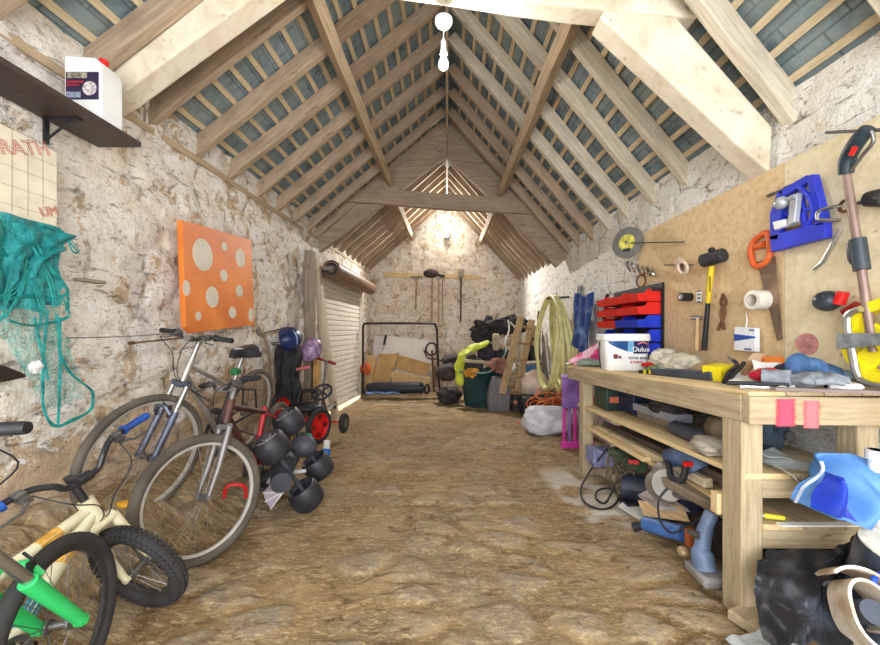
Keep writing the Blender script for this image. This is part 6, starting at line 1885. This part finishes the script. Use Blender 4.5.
kt = thing('black_kettle', 'black kettle on a shelf board beside the ladder', 'kettle', P(534, 358, 7.4))
MB().lathe([(0, 0), (.12, 0), (.13, .04), (.11, .2), (.06, .27), (0, .28)], P(534, 360, 7.4), (0, 0, 1), 24).build('body', m_blk, kt)
MB().tube(spline([P(531, 352, 7.4), P(531, 340, 7.4), P(537, 340, 7.4), P(538, 350, 7.4)], 5), .018, 8).build('handle', m_blk, kt)
tag(MB().box(P(532, 364.5, 7.35), (.60, .3, .03)).build('shelf_board', m_lad, smooth=False), 'short rough shelf board carrying the kettle at the corner', 'board')
bk = thing('blue_bucket', 'blue bucket below the rough shelf board near the hose', 'bucket', P(533, 378, 7.2))
MB().lathe([(0, 0), (.12, 0), (.15, .24), (.158, .245), (.148, .25), (.11, .02), (0, .02)], P(533, 377, 7.2), (0, 0, 1), 26).build('body', mat('sky_bucket', (84, 128, 176), .4, var=.15), bk)
tag(MB().box((1.36, 7.0, tz + .12), (.30, .3, .30)).build('dark_crate', mat('dark_crate', (60, 58, 60), .6, var=.3), bevel=.02), 'dark crate on the floor at the ladder foot', 'crate')
tag(MB().ball(P(515, 402, 6.9), (.07, .07, .07), amp=.2, seed=71).build('terracotta_lump', mat('salmon_lump', (206, 142, 112), .8)), 'small salmon coloured lump on the floor beside the grey bin', 'brick')

# smaller odds and ends
tag(MB().tube(spline([P(224, 498, 2.35), P(228, 486, 2.35), P(244, 486, 2.4), P(246, 498, 2.4)], 5), .012, 8).build('bike_stand', m_red), 'small red tubular stand on the ground behind the large bike wheel', 'stand')
tag(MB().ball(P(127, 504, 1.86), (.05, .03, .018), sub=3, amp=.15, seed=4).build('orange_scraper', mat('orange_yellow_plastic', (222, 160, 40), .5)), 'orange plastic scrap on the earth bank above the chunky black tyre', 'scrap')
for k, (y0, y1, dx, dz, cc) in enumerate(((3.25, 2.35, .33, .03, (120, 112, 108)), (3.1, 2.0, .42, .035, (150, 140, 128)), (2.9, 1.9, .50, .04, (84, 80, 80)))):
    tag(MB().tube([(XF + dx, y0, zb(y0) - .345 + .05 + dz), (XF + dx + .02, y1, zb(y1) - .345 + .05 + dz)], .026, 10).build('pipe_length', mat('pipe_%s' % 'abc'[k], cc, .5, var=.2)), ('grey pipe length lying behind the planks on the bench shelf', 'pale pipe length lying at the middle of the bench shelf', 'dark pipe length lying at the back of the bench shelf')[k], 'pipe')
crumple('dark_cloth', 'dark oily cloth bunched at the middle of the bench shelf', 'cloth', sp(668, 2.5, A_, .08), (.12, .14, .06), mat('oily_cloth', (66, 62, 60), .85, var=.3), seed=101)
crumple('dark_cloth', 'dark blue cloth bunched on the upper shelf behind the near bench leg', 'cloth', V(1.62, 2.0, zb(2.0) - .345 + .013), (.2, .16, .13), mat('slate_cloth', (62, 78, 92), .85, var=.3), seed=103)
crumple('earth_heap', 'heap of dry straw and earth on the floor under the lower bench shelf', 'straw', V(1.55, 1.75, fz(1.5, 1.75)), (.22, .2, .12), mat('straw_earth', (150, 122, 78), .95, var=.4, scale=30), seed=105)
tag(MB().box((1.60, 1.80, .05), (.36, .4, .22)).build('shade_box', mat('shade_box', (54, 50, 48), .7, var=.3), bevel=.02), 'dark box added to deepen the shade under the lower bench shelf by the near leg', 'box')  # added dark box that stands in for shadow under the bench
tag(MB().tube(spline([P(572, 462, 4.0), P(562, 462, 4.0), P(562, 468, 3.9), P(572, 468, 3.8)], 6), .03, 8).build('white_hose_end', mat('ivory_plastic', (214, 204, 186), .5)), 'ivory loop of pipe on the floor in front of the purple panel', 'pipe')
